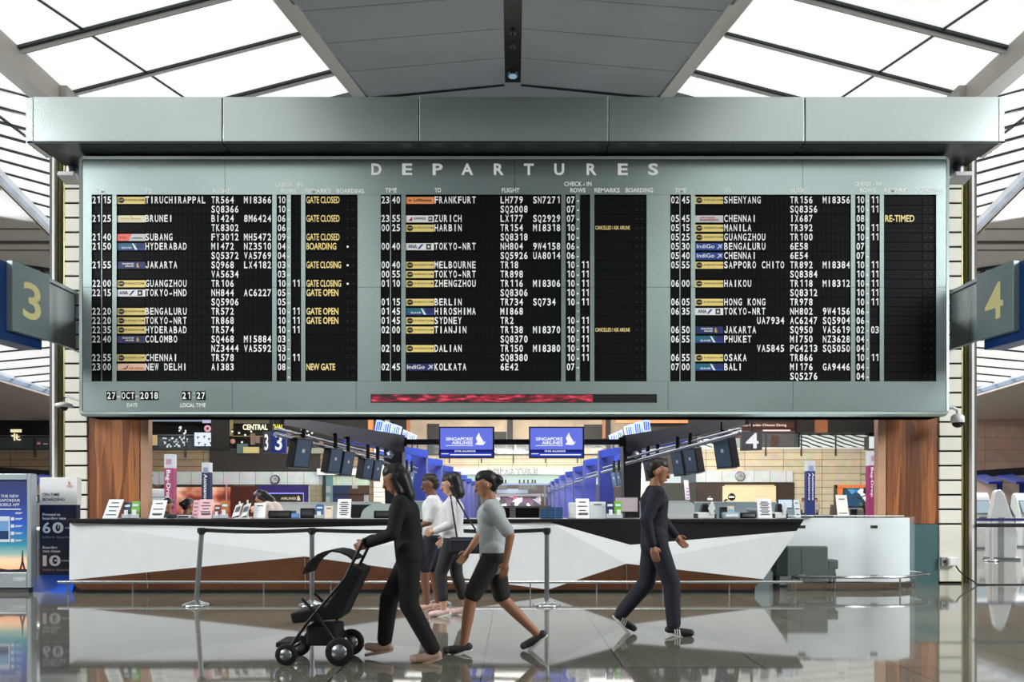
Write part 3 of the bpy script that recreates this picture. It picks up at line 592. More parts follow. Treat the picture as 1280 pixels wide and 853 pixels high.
# ================================================================== COUNTER
DC = 11.36
def Wp(px, py, p=0.0): return W(px, py, DC-p)
ctr = thing('service_counter', 'long faceted white and brown service counter with black top under the departures board', 'counter', (W(545, 742, DC).x, DC+.4, 0))
zt = W(0, 649, DC).z
m = MB(); x0, x1 = W(87, 0, DC).x, W(1003, 0, DC).x
m.box(x0+.02, W(945, 0, DC).x, DC+.12, DC+.85, 0, zt-.06); m.box(x0+.1, W(944, 0, DC).x, DC+.02, DC+.12, 0, .09); m.build('plinth', M_black, ctr)
m = MB(); z_lo = zt-.045
m.poly([(x0, DC-.1, zt), (x1-.03, DC-.1, zt), (W(950, 0, DC).x, DC+.9, zt), (x0, DC+.9, zt)], (0, 0, -.045)); fixn(m.build('countertop', M_black, ctr))
P0, P1, P2, P3 = 0.02, .13, .02, .13
A0, B0 = Wp(87, 654, P0), Wp(86.5, 725.5, P0); K1 = Wp(340, 660.5, .06); A1 = Wp(381, 696, P1); A2 = Wp(686, 653, .07); C_ = Wp(685, 737.5, P2); A3 = Wp(783, 705, P3); K3 = Wp(788, 681.5, .1); A4 = Wp(996, 664, .03); A5 = Wp(954, 724.5, .03)
def facet(name, mt, *pts):
    m = MB(); m.poly(pts, (0, .03, 0)); return fixn(m.build(name, mt, ctr))
facet('white_facet', M_white, A0, K1, A1); facet('white_facet', M_white, K1, A2, A1); facet('white_facet', M_white, B0, A0, A1)
facet('white_facet', M_white, A1, A2, C_); facet('white_facet', M_white, A2, A3, C_); facet('white_facet', M_white, A2, K3, A3); facet('white_facet', M_white, K3, A4, A3); facet('white_facet', M_white, A3, A4, A5)
T = lambda x, p: Wp(x, 649.6, p)
facet('black_facet', M_black, T(87, .06), T(340, .08), K1, A0); facet('black_facet', M_black, T(340, .08), T(686, .08), A2, K1)
facet('black_facet', M_black, T(686, .08), T(788, .1), K3, A2); facet('black_facet', M_black, T(788, .1), T(1005, .04), A4, K3)
Bm = lambda x: Wp(x, 737.5, -.02)
facet('brown_facet', M_brown, B0, A1, Bm(381), Bm(100)); facet('brown_facet', M_brown, A1, C_, Bm(381)); facet('brown_facet', M_brown, C_, A3, Bm(783)); facet('brown_facet', M_brown, A3, A5, Bm(940), Bm(783))
m = MB(); m.tube([Wp(183.5, 716, .06), Wp(184.5, 736, .01)], .006, 6); m.build('panel_joint', M_steel, ctr)
for x, ya, yb in ((381, 697, 737), (484, 710, 737), (783, 706, 737)): m = MB(); m.tube([Wp(x, ya, .125 if x != 484 else .08), Wp(x+1, yb, .0)], .006, 6); m.build('panel_joint', M_steel, ctr)
# foot rails
DR = 11.15
rail = thing('foot_rail', 'long straight brushed steel foot rail in front of the faceted counter', 'foot rail', (W(540, 0, DR).x, DR, 0))
m = MB(); m.tube([W(73, 728, DR), W(1003, 728, DR)], .021, 12); m.build('rail_tube', M_chrome, rail)
for x in (84, 165, 246, 329, 413, 496, 580, 663, 746, 829, 912, 995):
    p = W(x, 728, DR); m = MB(); m.cyl((p.x, DR+.02, 0), (p.x, DR+.02, p.z), .011, n=8); m.build('rail_post', M_steel, rail)
DG = 11.75
gx0, gx1, gxc = W(985, 0, DG).x, W(1086, 0, DG).x, W(1147, 0, 12.2).x
def garc(off=0.0, n=14):                                            # plan of the curved glass front
    pts = [(gx0, DG-off), (gx1, DG-off)]; rx, ry = gxc-gx1, .62
    for k in range(1, n+1): a = math.pi/2*k/n; pts.append((gx1+(rx+off)*math.sin(a), DG+ry-(ry+off)*math.cos(a)))
    return pts
r2 = thing('foot_rail', 'curved brushed steel foot rail bent round the rounded end of the glass desk', 'foot rail', (gx1, DG-.4, 0))
pts = [W(1003, 725, 11.3)]+[Vector((x, y, .21)) for x, y in garc(.18)]+[Vector((gxc+.14, DG+.8, .21)), Vector((gxc-.1, DG+1.0, .21))]
m = MB(); m.tube(pts, .022, 12); m.build('rail_tube', M_chrome, r2)
for x, y in (garc(.16)[0], (W(1038, 0, DG).x, DG-.16), (W(1119, 0, 11.8).x, DG-.1), (gxc+.12, DG+.75)): m = MB(); m.cyl((x, y, 0), (x, y, .2), .012, n=8); m.build('rail_post', M_steel, r2)
# curved frosted glass desk
desk = thing('glass_desk', 'rounded frosted glass desk at the end of the faceted counter', 'desk', (gx1, DG+.4, 0))
gm = bpy.data.materials.new('frosted_glass'); gm.use_nodes = True; nt = gm.node_tree; b = nt.nodes['Principled BSDF']; b.inputs['Base Color'].default_value = lin((225, 236, 236)); b.inputs['Roughness'].default_value = .12; b.inputs['Alpha'].default_value = .06
M_inner = mat('white_inner_panel', (228, 236, 238), .6)
zg = W(0, 646.5, DG).z
def strip(pts, z0, z1, th, mi=0):
    mb = MB(); n = len(pts); P = [Vector((x, y, 0)) for x, y in pts]; N = []
    for i in range(n):
        d = (P[min(i+1, n-1)]-P[max(i-1, 0)]).normalized(); N.append(Vector((-d.y, d.x, 0))*th)
    v = [P[i]+Vector((0, 0, z)) for z in (z0, z1) for i in range(n)]+[P[i]+N[i]+Vector((0, 0, z)) for z in (z0, z1) for i in range(n)]
    mb.add(v, [(i, i+1, n+i+1, n+i) for i in range(n-1)], mi, True); mb.add(v, [(2*n+i, 3*n+i, 3*n+i+1, 2*n+i+1) for i in range(n-1)], mi, True)
    mb.add(v, [(i, 2*n+i, 2*n+i+1, i+1) for i in range(n-1)]+[(n+i, n+i+1, 3*n+i+1, 3*n+i) for i in range(n-1)]+[(0, n, 3*n, 2*n), (n-1, 3*n-1, 4*n-1, 2*n-1)], mi)
    return mb
full = garc(0)
xs = W(1092, 0, DG).x
fixn(strip([full[0], (W(1002, 0, DG).x-.006, DG)], .13, zg, .012).build('glass_pane', gm, desk))
fixn(strip([(W(1002, 0, DG).x+.006, DG), full[1]], .13, zg, .012).build('glass_pane', gm, desk))
fixn(strip([(full[1][0]+.012, DG)]+full[2:], .13, zg, .012).build('glass_pane', gm, desk))
ic = [(gx0+.1, DG+.3), (gx1-.1, DG+.3)]+[(gx1+(gxc-gx1-.06-.1*(1-k/14))*math.sin(math.pi/2*k/14), DG+.62-(.62-.06-.24*(1-k/14)**2)*math.cos(math.pi/2*k/14)) for k in range(15)]
fixn(strip(ic, .1, zg-.02, .02).build('inner_panel', M_inner, desk))
fixn(strip(garc(-.02), .02, .1, .02).build('base_ring', mat('bronze_ring', (170, 150, 130), .2, .9), desk))
m = MB(); tp = garc(-.005); m.poly([(gx0, DG+.34, zg+.002), (gxc-.35, DG+.34, zg+.002), (gxc-.12, DG+.62, zg+.002), (gxc-.08, DG+1, zg+.002), (gx0, DG+1, zg+.002)], (0, 0, .014)); fixn(m.build('desk_top', mat('pale_glass_edge', (222, 235, 232), .2), desk))
m = MB(); m.box(gx0+.05, gxc-.1, DG+.62, DG+.98, .02, zg-.02); m.build('desk_body', M_inner, desk)
for x, y, mt, nm in ((1002, 659, M_ink, 'hinge'), (1092, 659, M_ink, 'hinge'), (1002, 720.5, M_steel, 'pane_clip'), (1092, 720.5, M_steel, 'pane_clip')):
    p = W(x, y, DG); m = MB(); m.box(p.x-.05, p.x+.05, DG-.025, DG+.0, p.z-.022, p.z+.022); m.build(nm, mt, desk, bevel=.004)
ms = mat('dark_green_leather', (24, 48, 42), .5)
seat = thing('armchair', 'dark green seat standing behind the frosted pane of the rounded glass desk', 'chair', (W(1010, 0, DG+.25).x, DG+.25, 0))
def dk(a, c, y0, y1): p, q = W(a, y1, DG+.1), W(c, y0, DG+.1); return p.x, q.x, p.z, q.z
a_, c_, z0, z1 = dk(968, 1034, 683, 722); m = MB(); m.box(a_, c_, DG+.06, DG+.14, .2, z1); m.build('backrest', ms, seat, bevel=.02)
a_, c_, z0, z1 = dk(1034.5, 1047, 700, 722); m = MB(); m.box(a_, c_, DG+.06, DG+.27, z1-.14, z1); m.build('armrest', ms, seat, bevel=.02)
m = MB(); m.box(a_, c_-.04, DG+.08, DG+.27, .2, z1-.14); m.build('side_panel', ms, seat)
a_, c_, z0, z1 = dk(968, 1034, 683, 722); m = MB(); m.box(a_, c_, DG+.14, DG+.28, .25, .5); m.build('seat', ms, seat, bevel=.02)
for x in (a_+.05, c_+.1):
    for y in (DG+.09, DG+.25): m = MB(); m.box(x-.02, x+.02, y-.02, y+.02, 0, .25); m.build('leg', M_ink, seat)

# ================================================================== QUEUE BARRIERS
def post(px, py, lab, lean=0.0, d=None):
    d = d or 1250/(py-HY); b_ = W(px, py, d); b_.z = 0
    t = thing('barrier_post', lab, 'barrier post', b_, 'belt barrier posts before the counter')
    m = MB(); m.lathe(b_, [(.0, .0), (.17, 0), (.172, .012), (.15, .03), (.06, .055), (.035, .07), (.0, .07)], 28); m.build('base', M_chrome, t)
    top = b_+Vector((lean, 0, .885))
    m = MB(); m.cyl(b_+Vector((0, 0, .06)), top, .03, n=20); m.build('pole', M_steel, t)
    m = MB(); m.cyl(top, top+Vector((0, 0, .03)), .034, .04, 20); m.cyl(top+Vector((0, 0, .03)), top+Vector((0, 0, .085)), .04, n=20); m.box(top.x-.047, top.x+.047, top.y-.02, top.y+.02, top.z+.02, top.z+.08); m.build('belt_cassette', M_bplas, t)
    return top+Vector((0, 0, .055))
bt = [post(245.5, 757.5, 'leaning barrier post, nearest the on-time boarding totem', .065), post(390, 757.5, 'upright barrier post beside the leaning one'), post(548, 756, 'barrier post behind the two walkers in white'), post(683.5, 757.5, 'barrier post at the open end of the belt row')]
for i, l in enumerate(('black belt from the leaning post to the upright post', 'black belt running from the upright post towards the walkers in white', 'black belt from behind the walkers to the end post')):
    d_ = (bt[i+1]-bt[i]).normalized(); a_, c_ = bt[i]+d_*.048, bt[i+1]-d_*.048; m = MB(); N = 10
    v = []
    for k in range(N+1):
        p = a_+(c_-a_)*(k/N); s_ = -.02*math.sin(math.pi*k/N); p = p+Vector((0, 0, s_)); v += [p+Vector((0, -.002, -.024)), p+Vector((0, -.002, .024)), p+Vector((0, .002, .024)), p+Vector((0, .002, -.024))]
    m.add(v, [(4*k+j, 4*k+(j+1) % 4, 4*k+4+(j+1) % 4, 4*k+4+j) for k in range(N) for j in range(4)]+[(0, 1, 2, 3), (4*N+3, 4*N+2, 4*N+1, 4*N)])
    tag(fixn(m.build('barrier_belt', mat('black_webbing', (16, 16, 17), .8), loc=(a_+c_)/2)), l, 'belt', 'barrier belts')

# ================================================================== GATE SIGNS 3 AND 4
M_sign = mat('sign_grey_green', (132, 150, 152), .4, .15); M_signb = mat('sign_blue', (20, 62, 124), .35); M_num = mat('cream_number', (250, 238, 170), .5)
for sg, num in ((-1, '3'), (1, '4')):
    q = (lambda x: x) if sg < 0 else (lambda x: 2*641-x+.5)
    pr = W(q(61), 0, 12.0); pr.z = 0; u = Vector((sg*.14, -1, 0)).normalized()           # sign runs from the arm towards the concourse
    z0, z1 = W(0, 426.5, 12.0).z, W(0, 344, 12.0).z
    L = .74; cc = pr+u*(L/2)+Vector((0, 0, (z0+z1)/2)); nrm = Vector((-sg*u.y*-1, 0, 0)); nn = Vector((-sg, -.14, 0)).normalized()
    t = thing('gate_sign', ('grey and blue box sign with a cream number three beside the board', 'grey and blue box sign with a cream number four beside the board')[sg > 0], 'sign', cc)
    m = MB(); m.obox(cc-nn*.03, u*(L/2), Vector((0, 0, (z1-z0)/2)), nn*.05); m.build('face_panel', M_sign, t, bevel=.008)
    m = MB(); m.obox(cc-nn*.24+u*.24+Vector((0, 0, -.08)), u*(L/2+.2), Vector((0, 0, (z1-z0)/2+.06)), nn*.16); m.build('box_body', M_signb, t, bevel=.008)
    m = MB(); write(m, num, cc+nn*.024, (-u if sg < 0 else u), UZ, .52, .36, bold=.015); fixn(m.build('number', M_num, t))
    m = MB(); xa = pr.x+sg*.02; m.box(xa, xa+sg*.07, 12.0, 12.78, z0+.02, z1-.1); m.box(xa-sg*.03, xa+sg*.09, 12.0, 12.78, z1-.1, z1-.04); m.build('arm', M_sign, t, bevel=.006)

# ================================================================== POSTER BOX AND TOTEM
DPO = 11.4
pb = thing('poster_lightbox', 'silver framed lit advertising box with a blue and orange poster beside the totem', 'poster box', W(0, 741, DPO)*Vector((1, 1, 0)) if False else (W(0, 0, DPO).x, DPO, 0))
m = MB(); m.R(-52, 33.5, 592.5, 600, DPO, .12); m.R(-52, 33.5, 716, 735, DPO, .12); m.R(-52, -45, 600, 716, DPO, .12); m.R(33.5, 39, 592.5, 735, DPO-.01, .14); m.build('frame', mat('silver_frame', (176, 186, 190), .35, .5), pb, bevel=.008)
m = MB(); m.R(-48, 36, 735, 741.5, DPO+.03, .1); m.build('base', M_dgrey, pb)
pm = bpy.data.materials.new('lit_poster'); pm.use_nodes = True; nt = pm.node_tree; b = nt.nodes['Principled BSDF']
tc = nt.nodes.new('ShaderNodeTexCoord'); sp = nt.nodes.new('ShaderNodeSeparateXYZ'); nt.links.new(tc.outputs['Generated'], sp.inputs[0]); rp = nt.nodes.new('ShaderNodeValToRGB'); e = rp.color_ramp.elements
e[0].position = 0; e[0].color = lin((226, 150, 110)); e[1].position = 1; e[1].color = lin((14, 26, 70))
for p_, c3 in ((.12, (226, 176, 140)), (.2, (120, 150, 140)), (.3, (30, 110, 130)), (.52, (16, 64, 150)), (.75, (16, 36, 100))): x = e.new(p_); x.color = lin(c3)
nt.links.new(sp.outputs['Z'], rp.inputs['Fac']); nt.links.new(rp.outputs['Color'], b.inputs['Emission Color']); b.inputs['Emission Strength'].default_value = .75; nt.links.new(rp.outputs['Color'], b.inputs['Base Color'])
m = MB(); m.R(-45, 33.5, 600, 716, DPO+.03, .03); pos = m.build('poster', pm, pb)
m = MB(); d = DPO+.03
for t_, x, y, h in (('THE NEW', 12.5, 620.5, 4.4), ('SINGAPOREAIR', 8, 625.8, 4.4), ('MOBILE APP', 11, 631.2, 4.4)): wpx(m, t_, x, y, d, h*.8, None, bold=.005, maxw=40)
m.R(-2, 26, 636.2, 637.6, d-.004, .003); wpx(m, 'CHANGI', 24.5, 723.5, DPO, 3.6, 15.5, bold=.02); m.R(17, 29, 725.8, 726.5, DPO-.004, .003)
for y in (641.8, 649, 658, 667, 676): (m.R(19, 28, y-1, y-.2, d-.004, .003), m.R(19, 26, y+.4, y+1.1, d-.004, .003))
for y in (649, 658, 667, 676): m.R(13.6, 17.6, y-2, y+2, d-.004, .003)
m.build('poster_lettering', mat('poster_white', (235, 240, 245), .5, emit=.6), pos)
m = MB(); m.R(-22, 12, 646, 678, d-.012, .01); m.build('phone_picture', [mat('phone_white', (225, 235, 245), .4, emit=.6)], pos, bevel=.004)
m = MB(); m.R(-20, 10.5, 651.5, 674.5, d-.015, .004); m.R(-20, 10.5, 664, 674.5, d-.017, .004, 1); m.build('phone_screen_picture', [mat('phone_sky', (120, 170, 225), .4, emit=.6), mat('phone_sea', (20, 60, 110), .4, emit=.6)], pos)
m = MB(); k = lambda x, y: W(x, y, d-.004)
m.poly([k(27.6, 688), k(28.4, 688), k(29.2, 702), k(31.8, 712.5), k(29.6, 712.5), (k(28, 706)), k(26.4, 712.5), k(24.2, 712.5), k(26.8, 702)], (0, .002, 0)); m.poly([k(-45, 712), k(0, 711), k(10, 712.4), k(33.5, 711.6), k(33.5, 716), k(-45, 716)], (0, .002, 0)); fixn(m.build('skyline_picture', mat('poster_dark', (20, 22, 34), .5), pos))

DT = 11.85
tt = thing('totem', 'navy and white on-time boarding totem on a blue slanted foot', 'totem', (W(73, 0, DT).x, DT, 0))
m = MB(); m.R(49.5, 96.5, 597, 631.5, DT, .12); m.build('head_panel', mat('totem_white', (226, 227, 226), .45), tt, bevel=.005)
m = MB(); m.R(49.5, 95.5, 631.5, 719, DT+.005, .11); m.build('body_panel', mat('totem_navy', (26, 34, 62), .45, noise=.05), tt)
m = MB(); a_, c_ = W(49.5, 719, DT), W(95.5, 719, DT); a2, c2 = W(38.5, 741, 11.5), W(90, 741, 11.5); a2.z = c2.z = 0
m.add([a_, c_, c2, a2, a_+Vector((0, .12, 0)), c_+Vector((0, .12, 0)), c2+Vector((.05, .6, 0)), a2+Vector((.05, .6, 0))], [(3, 2, 1, 0), (4, 5, 6, 7), (0, 1, 5, 4), (1, 2, 6, 5), (2, 3, 7, 6), (3, 0, 4, 7)]); fixn(m.build('foot', mat('totem_blue', (12, 84, 200), .4), tt))
m = MB(); wpx(m, 'ON-TIME', 53.5, 618.6, DT, 4, 21, 'l', bold=.004); wpx(m, 'BOARDING', 53.5, 624.4, DT, 4, 27.5, 'l', bold=.004); m.build('head_lettering', mat('grey_ink', (52, 54, 60), .5), tt)
m = MB(); d = DT+.005
for t_, x, y, h, w_ in (('Proceed to', 53.5, 643.4, 3.4, 22), ('boarding gate', 53.5, 648.2, 3.4, 29), ('Boarding', 53.5, 684.6, 3.4, 18.5), ('gate closes', 53.5, 689.2, 3.4, 22)): wpx(m, t_, x, y, d, h, w_, 'l', bold=.02)
wpx(m, '6', 53.4, 660, d, 13.5, 10, 'l', bold=.02); wpx(m, '0', 65.6, 660, d, 13.5, 14, 'l', bold=.02); wpx(m, '1', 53.6, 701.2, d, 13.5, 5, 'l', bold=.03); wpx(m, '0', 61.5, 701.2, d, 13.5, 14.5, 'l', bold=.02)
wpx(m, 'mins', 81.5, 660, d, 2.2, 9, 'l'); wpx(m, 'mins', 77.5, 701, d, 2.2, 9, 'l'); m.R(72.2, 73.4, 656, 661, d-.004, .003); m.R(68, 71, 700, 702, d-.004, .003); m.build('body_lettering', M_ltext, tt)
m = MB(); wpx(m, 'before departure', 53.5, 671.6, d, 3, 39, 'l'); wpx(m, 'before departure', 53.5, 712.4, d, 3, 39, 'l'); m.build('note_lettering', mat('grey_rose_ink', (160, 140, 160), .5), tt)
m = MB(); k = lambda x, y: W(x, y, DT-.004)
m.poly([k(85.5, 606.5), k(84.8, 603.6), k(86.4, 601), k(87.4, 604.2), k(88.4, 603.8), k(88.2, 606.5)], (0, .002, 0)); m.R(83, 91.5, 607.4, 608.2, DT-.004, .002); m.R(84, 90.5, 609, 609.6, DT-.004, .002); fixn(m.build('emblem', mat('emblem_bronze', (196, 140, 110), .5), tt))

# ================================================================== CAMERAS, FLOODLIGHTS, OUTLET
M_cw = mat('camera_white', (222, 224, 224), .35)
def dome(px, py, d, lab, mount):
    c = W(px, py, d); t = thing('dome_camera', lab, 'security camera', c)
    m = MB(); m.lathe(c, [(0, .13), (.05, .13), (.095, .09), (.1, .0), (.09, -.01), (0, -.01)], 24); m.build('housing', M_cw, t)
    m = MB(); m.ball(c+Vector((0, 0, -.015)), .082, 20, sc=(1, 1, .9)); m.build('dome', mat('dark_dome', (10, 10, 12), .08), t)
    m = MB(); m.tube([c+Vector((0, 0, .12)), c+Vector((0, 0, .19)), c+Vector((mount*.08, 0, .23)), c+Vector((mount*.2, .1, .2)), c+Vector((mount*.2, DP-d, .2))], .028, 10); m.build('bracket', M_cw, t)
dome(1197, 528, 12.45, 'white dome camera with a round black eye on a bent bracket', -1)
c = W(80, 507, 12.45); t = thing('dome_camera', 'flat white dome camera on a thin grey arm off the board', 'security camera', c)
m = MB(); m.lathe(c, [(0, .05), (.04, .05), (.12, .02), (.13, -.015), (.1, -.03), (0, -.03)], 24); m.build('housing', M_cw, t); m = MB(); m.ball(c+Vector((0, 0, -.03)), .06, 16); m.build('dome', mat('dark_dome', (10, 10, 12), .08), t)
m = MB(); m.tube([c+Vector((0, 0, .04)), c+Vector((0, 0, .12)), c+Vector((.05, 0, .14)), c+Vector((.22, -.02, .08)), c+Vector((.5, -.05, .0))], .016, 8); m.build('bracket', M_steel, t)
for px, mr, l in ((90, 1, 'hooded grey floodlight high on the pier above the number three sign'), (1197, -1, 'hooded grey floodlight high on the pier above the number four sign')):
    c = W(px, 212, 12.5); t = thing('floodlight', l, 'floodlight', c)
    m = MB(); m.cyl(c+Vector((0, 0, -.1)), c+Vector((0, 0, .18)), .1, n=18); m.build('canister', M_steel, t)
    m = MB(); m.obox(c+Vector((0, -.06, -.16)), (.13, 0, 0), (0, .12, -.03), (0, .01, .035)); m.build('hood', M_cw, t, bevel=.01)
    m = MB(); m.box(c.x-.02, c.x+.02, c.y+.05, DP, c.z, c.z+.05); m.build('bracket', M_steel, t)
c = W(1181, 703, DP-.02); t = thing('wall_socket', 'grey wall socket box low on the cream pier beside the white power adaptor', 'socket', c)
m = MB(); m.R(1177, 1185, 697, 708, DP-.05, .05); m.build('box', M_grey, t, bevel=.006); m = MB(); m.R(1179, 1183, 701, 704, DP-.055, .006); m.build('socket_face', M_dgrey, t)
c = W(1193, 703, DP-.05); t = thing('power_adaptor', 'white power adaptor plugged in low on the cream pier', 'adaptor', c)
m = MB(); m.R(1185.5, 1198, 697.5, 708, DP-.1, .1); m.build('box', M_cw, t, bevel=.012); m = MB(); m.R(1187.5, 1196, 700, 706, DP-.106, .008); m.build('lid', M_wsat, t, bevel=.003)
m = MB(); m.tube([W(1195, 708, DP-.1), W(1199, 714, DP-.13), W(1207, 721, DP-.2), W(1216, 726.5, DP-.25), (W(1222, 0, DP-.28).x, DP-.28, .012), (W(1250, 0, DP-.3).x, DP-.28, .012), (W(1310, 0, DP-.3).x, DP-.2, .012)], .012, 8)
tag(m.build('power_cable', M_ink, loc=W(1210, 728, DP)), 'black power cable trailing from the white adaptor along the floor', 'cable')
# ================================================================== PEOPLE
def blob(name, caps, mt, parent, vox=.008, it=3, cut=None):
    """one continuous surface grown over tapering limbs: caps = (p0, r0, p1, r1[, flat]) in world space"""
    mb = MB()
    for c in caps:
        p0, r0, p1, r1 = Vector(c[0]), c[1], Vector(c[2]), c[3]; L = (p1-p0).length
        n = max(1, int(L/max(.012, min(r0, r1)*.45)))
        if L < 1e-5: mb.ball(p0, r0, 14); continue
        q = (p1-p0).to_track_quat('Z', 'Y'); rows = []
        K = 5
        for k in range(K+1): a = math.pi/2*(1-k/K); rows.append((r0*math.cos(a), -r0*math.sin(a)))
        for k in range(1, n): rows.append((r0+(r1-r0)*k/n, L*k/n))
        for k in range(K+1): a = math.pi/2*k/K; rows.append((r1*math.cos(a), L+r1*math.sin(a)))
        N = 16; v = [p0+q @ Vector((r*math.cos(2*math.pi*i/N), r*math.sin(2*math.pi*i/N), h)) for r, h in rows for i in range(N)]
        mb.add(v, [(j*N+i, j*N+(i+1) % N, (j+1)*N+(i+1) % N, (j+1)*N+i) for j in range(len(rows)-1) for i in range(N)])
    o = mb.build(name, mt, parent)
    r = o.modifiers.new('skin', 'REMESH'); r.mode = 'VOXEL'; r.voxel_size = vox; r.use_smooth_shade = True
    s_ = o.modifiers.new('ease', 'SMOOTH'); s_.factor = .5; s_.iterations = it
    bpy.context.view_layer.update()
    me = bpy.data.meshes.new_from_object(o.evaluated_get(bpy.context.evaluated_depsgraph_get()))
    o.modifiers.clear(); old = o.data; o.data = me; me.name = name; bpy.data.meshes.remove(old)
    if not me.materials: me.materials.append(mt)
    me.polygons.foreach_set('use_smooth', [True]*len(me.polygons))
    return o
def person(base, face, H, label, skin, hair, wear, J=None, hair_style='short', group=None, detail=True, lean=0.0, grip=None, raise_=0.0):
    """base = ground point, face = heading in degrees (0 = +X), J = joint overrides (forward, left, up) for a 1.70 m body"""
    k = H/1.7; base = Vector(base); a = math.radians(face); fx, fy = Vector((math.cos(a), math.sin(a), 0)), Vector((-math.sin(a), math.cos(a), 0))
    D = dict(pel=(0, 0, .95), spi=(0, 0, 1.12), che=(.0, 0, 1.30), nek=(0, 0, 1.45), hed=(.03, 0, 1.585))
    for s, n in ((1, 'l'), (-1, 'r')):
        D.update({'sh'+n: (0, s*.175, 1.385), 'el'+n: (-.03, s*.22, 1.11), 'wr'+n: (.06, s*.21, .87), 'hp'+n: (0, s*.085, .92), 'kn'+n: (.02, s*.09, .5), 'an'+n: (-.02, s*.09, .085), 'to'+n: (.15, s*.1, .03)})
    if lean:
        for n in D:
            x, y, z = D[n]
            if z > 1.0 or n[:2] in ('el', 'wr', 'sh'): D[n] = (x+(z-.95)*lean, y, z-abs(lean)*abs(lean)*.12*(z-.95))
    D.update(J or {})
    def P(v): return base+(fx*v[0]+fy*v[1]+UZ*(v[2]))*k+UZ*raise_
    p = {n: P(v) for n, v in D.items()}
    t = thing('person', label, 'person', base, group)
    R = lambda v: v*k
    hd = p['hed']; up = (hd-p['nek']).normalized(); side = fy
    fwd = side.cross(up).normalized()
    Hd = lambda f, l, u: hd+(fwd*f+side*l+up*u)*k
    body = [(p['pel'], R(.115), p['spi'], R(.105)), (p['spi'], R(.105), p['che'], R(.12)), (p['che'], R(.11), p['nek']-up*.05*k, R(.07)), (p['nek']-up*.06*k, R(.056), hd-up*.03*k, R(.052)),
            (p['shl'], R(.06), p['shr'], R(.06)), (p['hpl'], R(.095), p['hpr'], R(.095)),
            (Hd(-.015, 0, .035), R(.088), Hd(.0, 0, .04), R(.088)), (Hd(.02, 0, .03), R(.08), Hd(.035, 0, -.055), R(.055)), (Hd(.045, 0, -.085), R(.033), Hd(.05, 0, -.08), R(.03)),
            (Hd(.1, 0, .015), R(.011), Hd(.116, 0, -.022), R(.016)), (Hd(.088, .03, .035), R(.012), Hd(.088, -.03, .035), R(.012)), (Hd(.086, 0, -.055), R(.016), Hd(.09, 0, -.055), R(.016))]
    for s in (1, -1): body.append((Hd(-.005, s*.085, .018), R(.018), Hd(-.012, s*.09, -.02), R(.014)))
    for n, s in (('l', 1), ('r', -1)):
        body += [(p['sh'+n], R(.055), p['el'+n], R(.042)), (p['el'+n], R(.042), p['wr'+n], R(.028)), (p['hp'+n], R(.09), p['kn'+n], R(.06)), (p['kn'+n], R(.06), p['kn'+n]*.6+p['an'+n]*.4, R(.056)), (p['kn'+n]*.6+p['an'+n]*.4, R(.056), p['an'+n], R(.038)),
                 (p['an'+n]-UZ*.02*k, R(.034), p['to'+n], R(.026))]
        # hand: palm, four fingers of different lengths, thumb off the side of the palm
        w0, d = p['wr'+n], (p['wr'+n]-p['el'+n]).normalized(); pn = (side*-s+fx*.15); pn = (pn-d*pn.dot(d)).normalized(); ac = d.cross(pn).normalized()
        if ac.dot(fx) < 0: ac = -ac
        pm_ = w0+d*.085*k; body += [(w0, R(.026), w0+d*.05*k, R(.028))]
        for j, (off, ln) in enumerate(((.03, .072), (.01, .08), (-.01, .074), (-.028, .058))):
            b0 = w0+d*.045*k+ac*off*.8*k; b1 = pm_+ac*off*k; curl = .35 if not grip else .9
            m1 = b1+(d*(1-curl*.3)+pn*curl*.6).normalized()*ln*.5*k; m2 = m1+(d*(1-curl)+pn*curl*1.2).normalized()*ln*.5*k
            body += [(b0, R(.015), b1, R(.0115)), (b1, R(.0105), m1, R(.0095)), (m1, R(.0095), m2, R(.008))]
        t0 = w0+d*.025*k+ac*.022*k; t1 = t0+(ac*.75+d*.6+pn*.3).normalized()*.04*k; t2 = t1+(d+pn*.4+ac*.2).normalized()*.03*k
        body += [(t0, R(.015), t1, R(.012)), (t1, R(.011), t2, R(.009))]
    blob('body', body, skin, t, .0065 if detail else .011, 3)
    hr = [(Hd(-.028, 0, .055), R(.092), Hd(.008, 0, .072), R(.082)), (Hd(-.05, 0, .0), R(.07), Hd(-.05, 0, -.02), R(.058))]
    if hair_style == 'bun': hr += [(Hd(-.1, 0, .04), R(.05), Hd(-.12, 0, .02), R(.052))]
    if hair_style == 'long': hr += [(Hd(-.055, .03, .0), R(.08), Hd(-.06, .02, -.17), R(.06)), (Hd(-.055, -.03, .0), R(.08), Hd(-.06, -.02, -.17), R(.06)), (Hd(0, .085, .02), R(.03), Hd(-.01, .09, -.12), R(.03)), (Hd(0, -.085, .02), R(.03), Hd(-.01, -.09, -.12), R(.03))]
    if hair_style == 'curly': hr += [(Hd(-.07, s*.05, u), R(.085), Hd(-.08, s*.06, u-.08), R(.075)) for s in (1, -1) for u in (.07, -.03)]
    blob('hair', hr, hair, t, .008 if detail else .012, 2)
    if detail:
        for s in (1, -1):
            m = MB(); m.ball(Hd(.083, s*.032, .022), R(.011), 10); m.build('eye', mat('eye_white_brown', (60, 44, 38), .2), t)
        m = MB(); m.ball(Hd(.105, 0, -.055), R(.014), 10, sc=(.5, 1.6, .45)); m.build('lips', mat('lips', (150, 88, 80), .5), t)
    E = .014
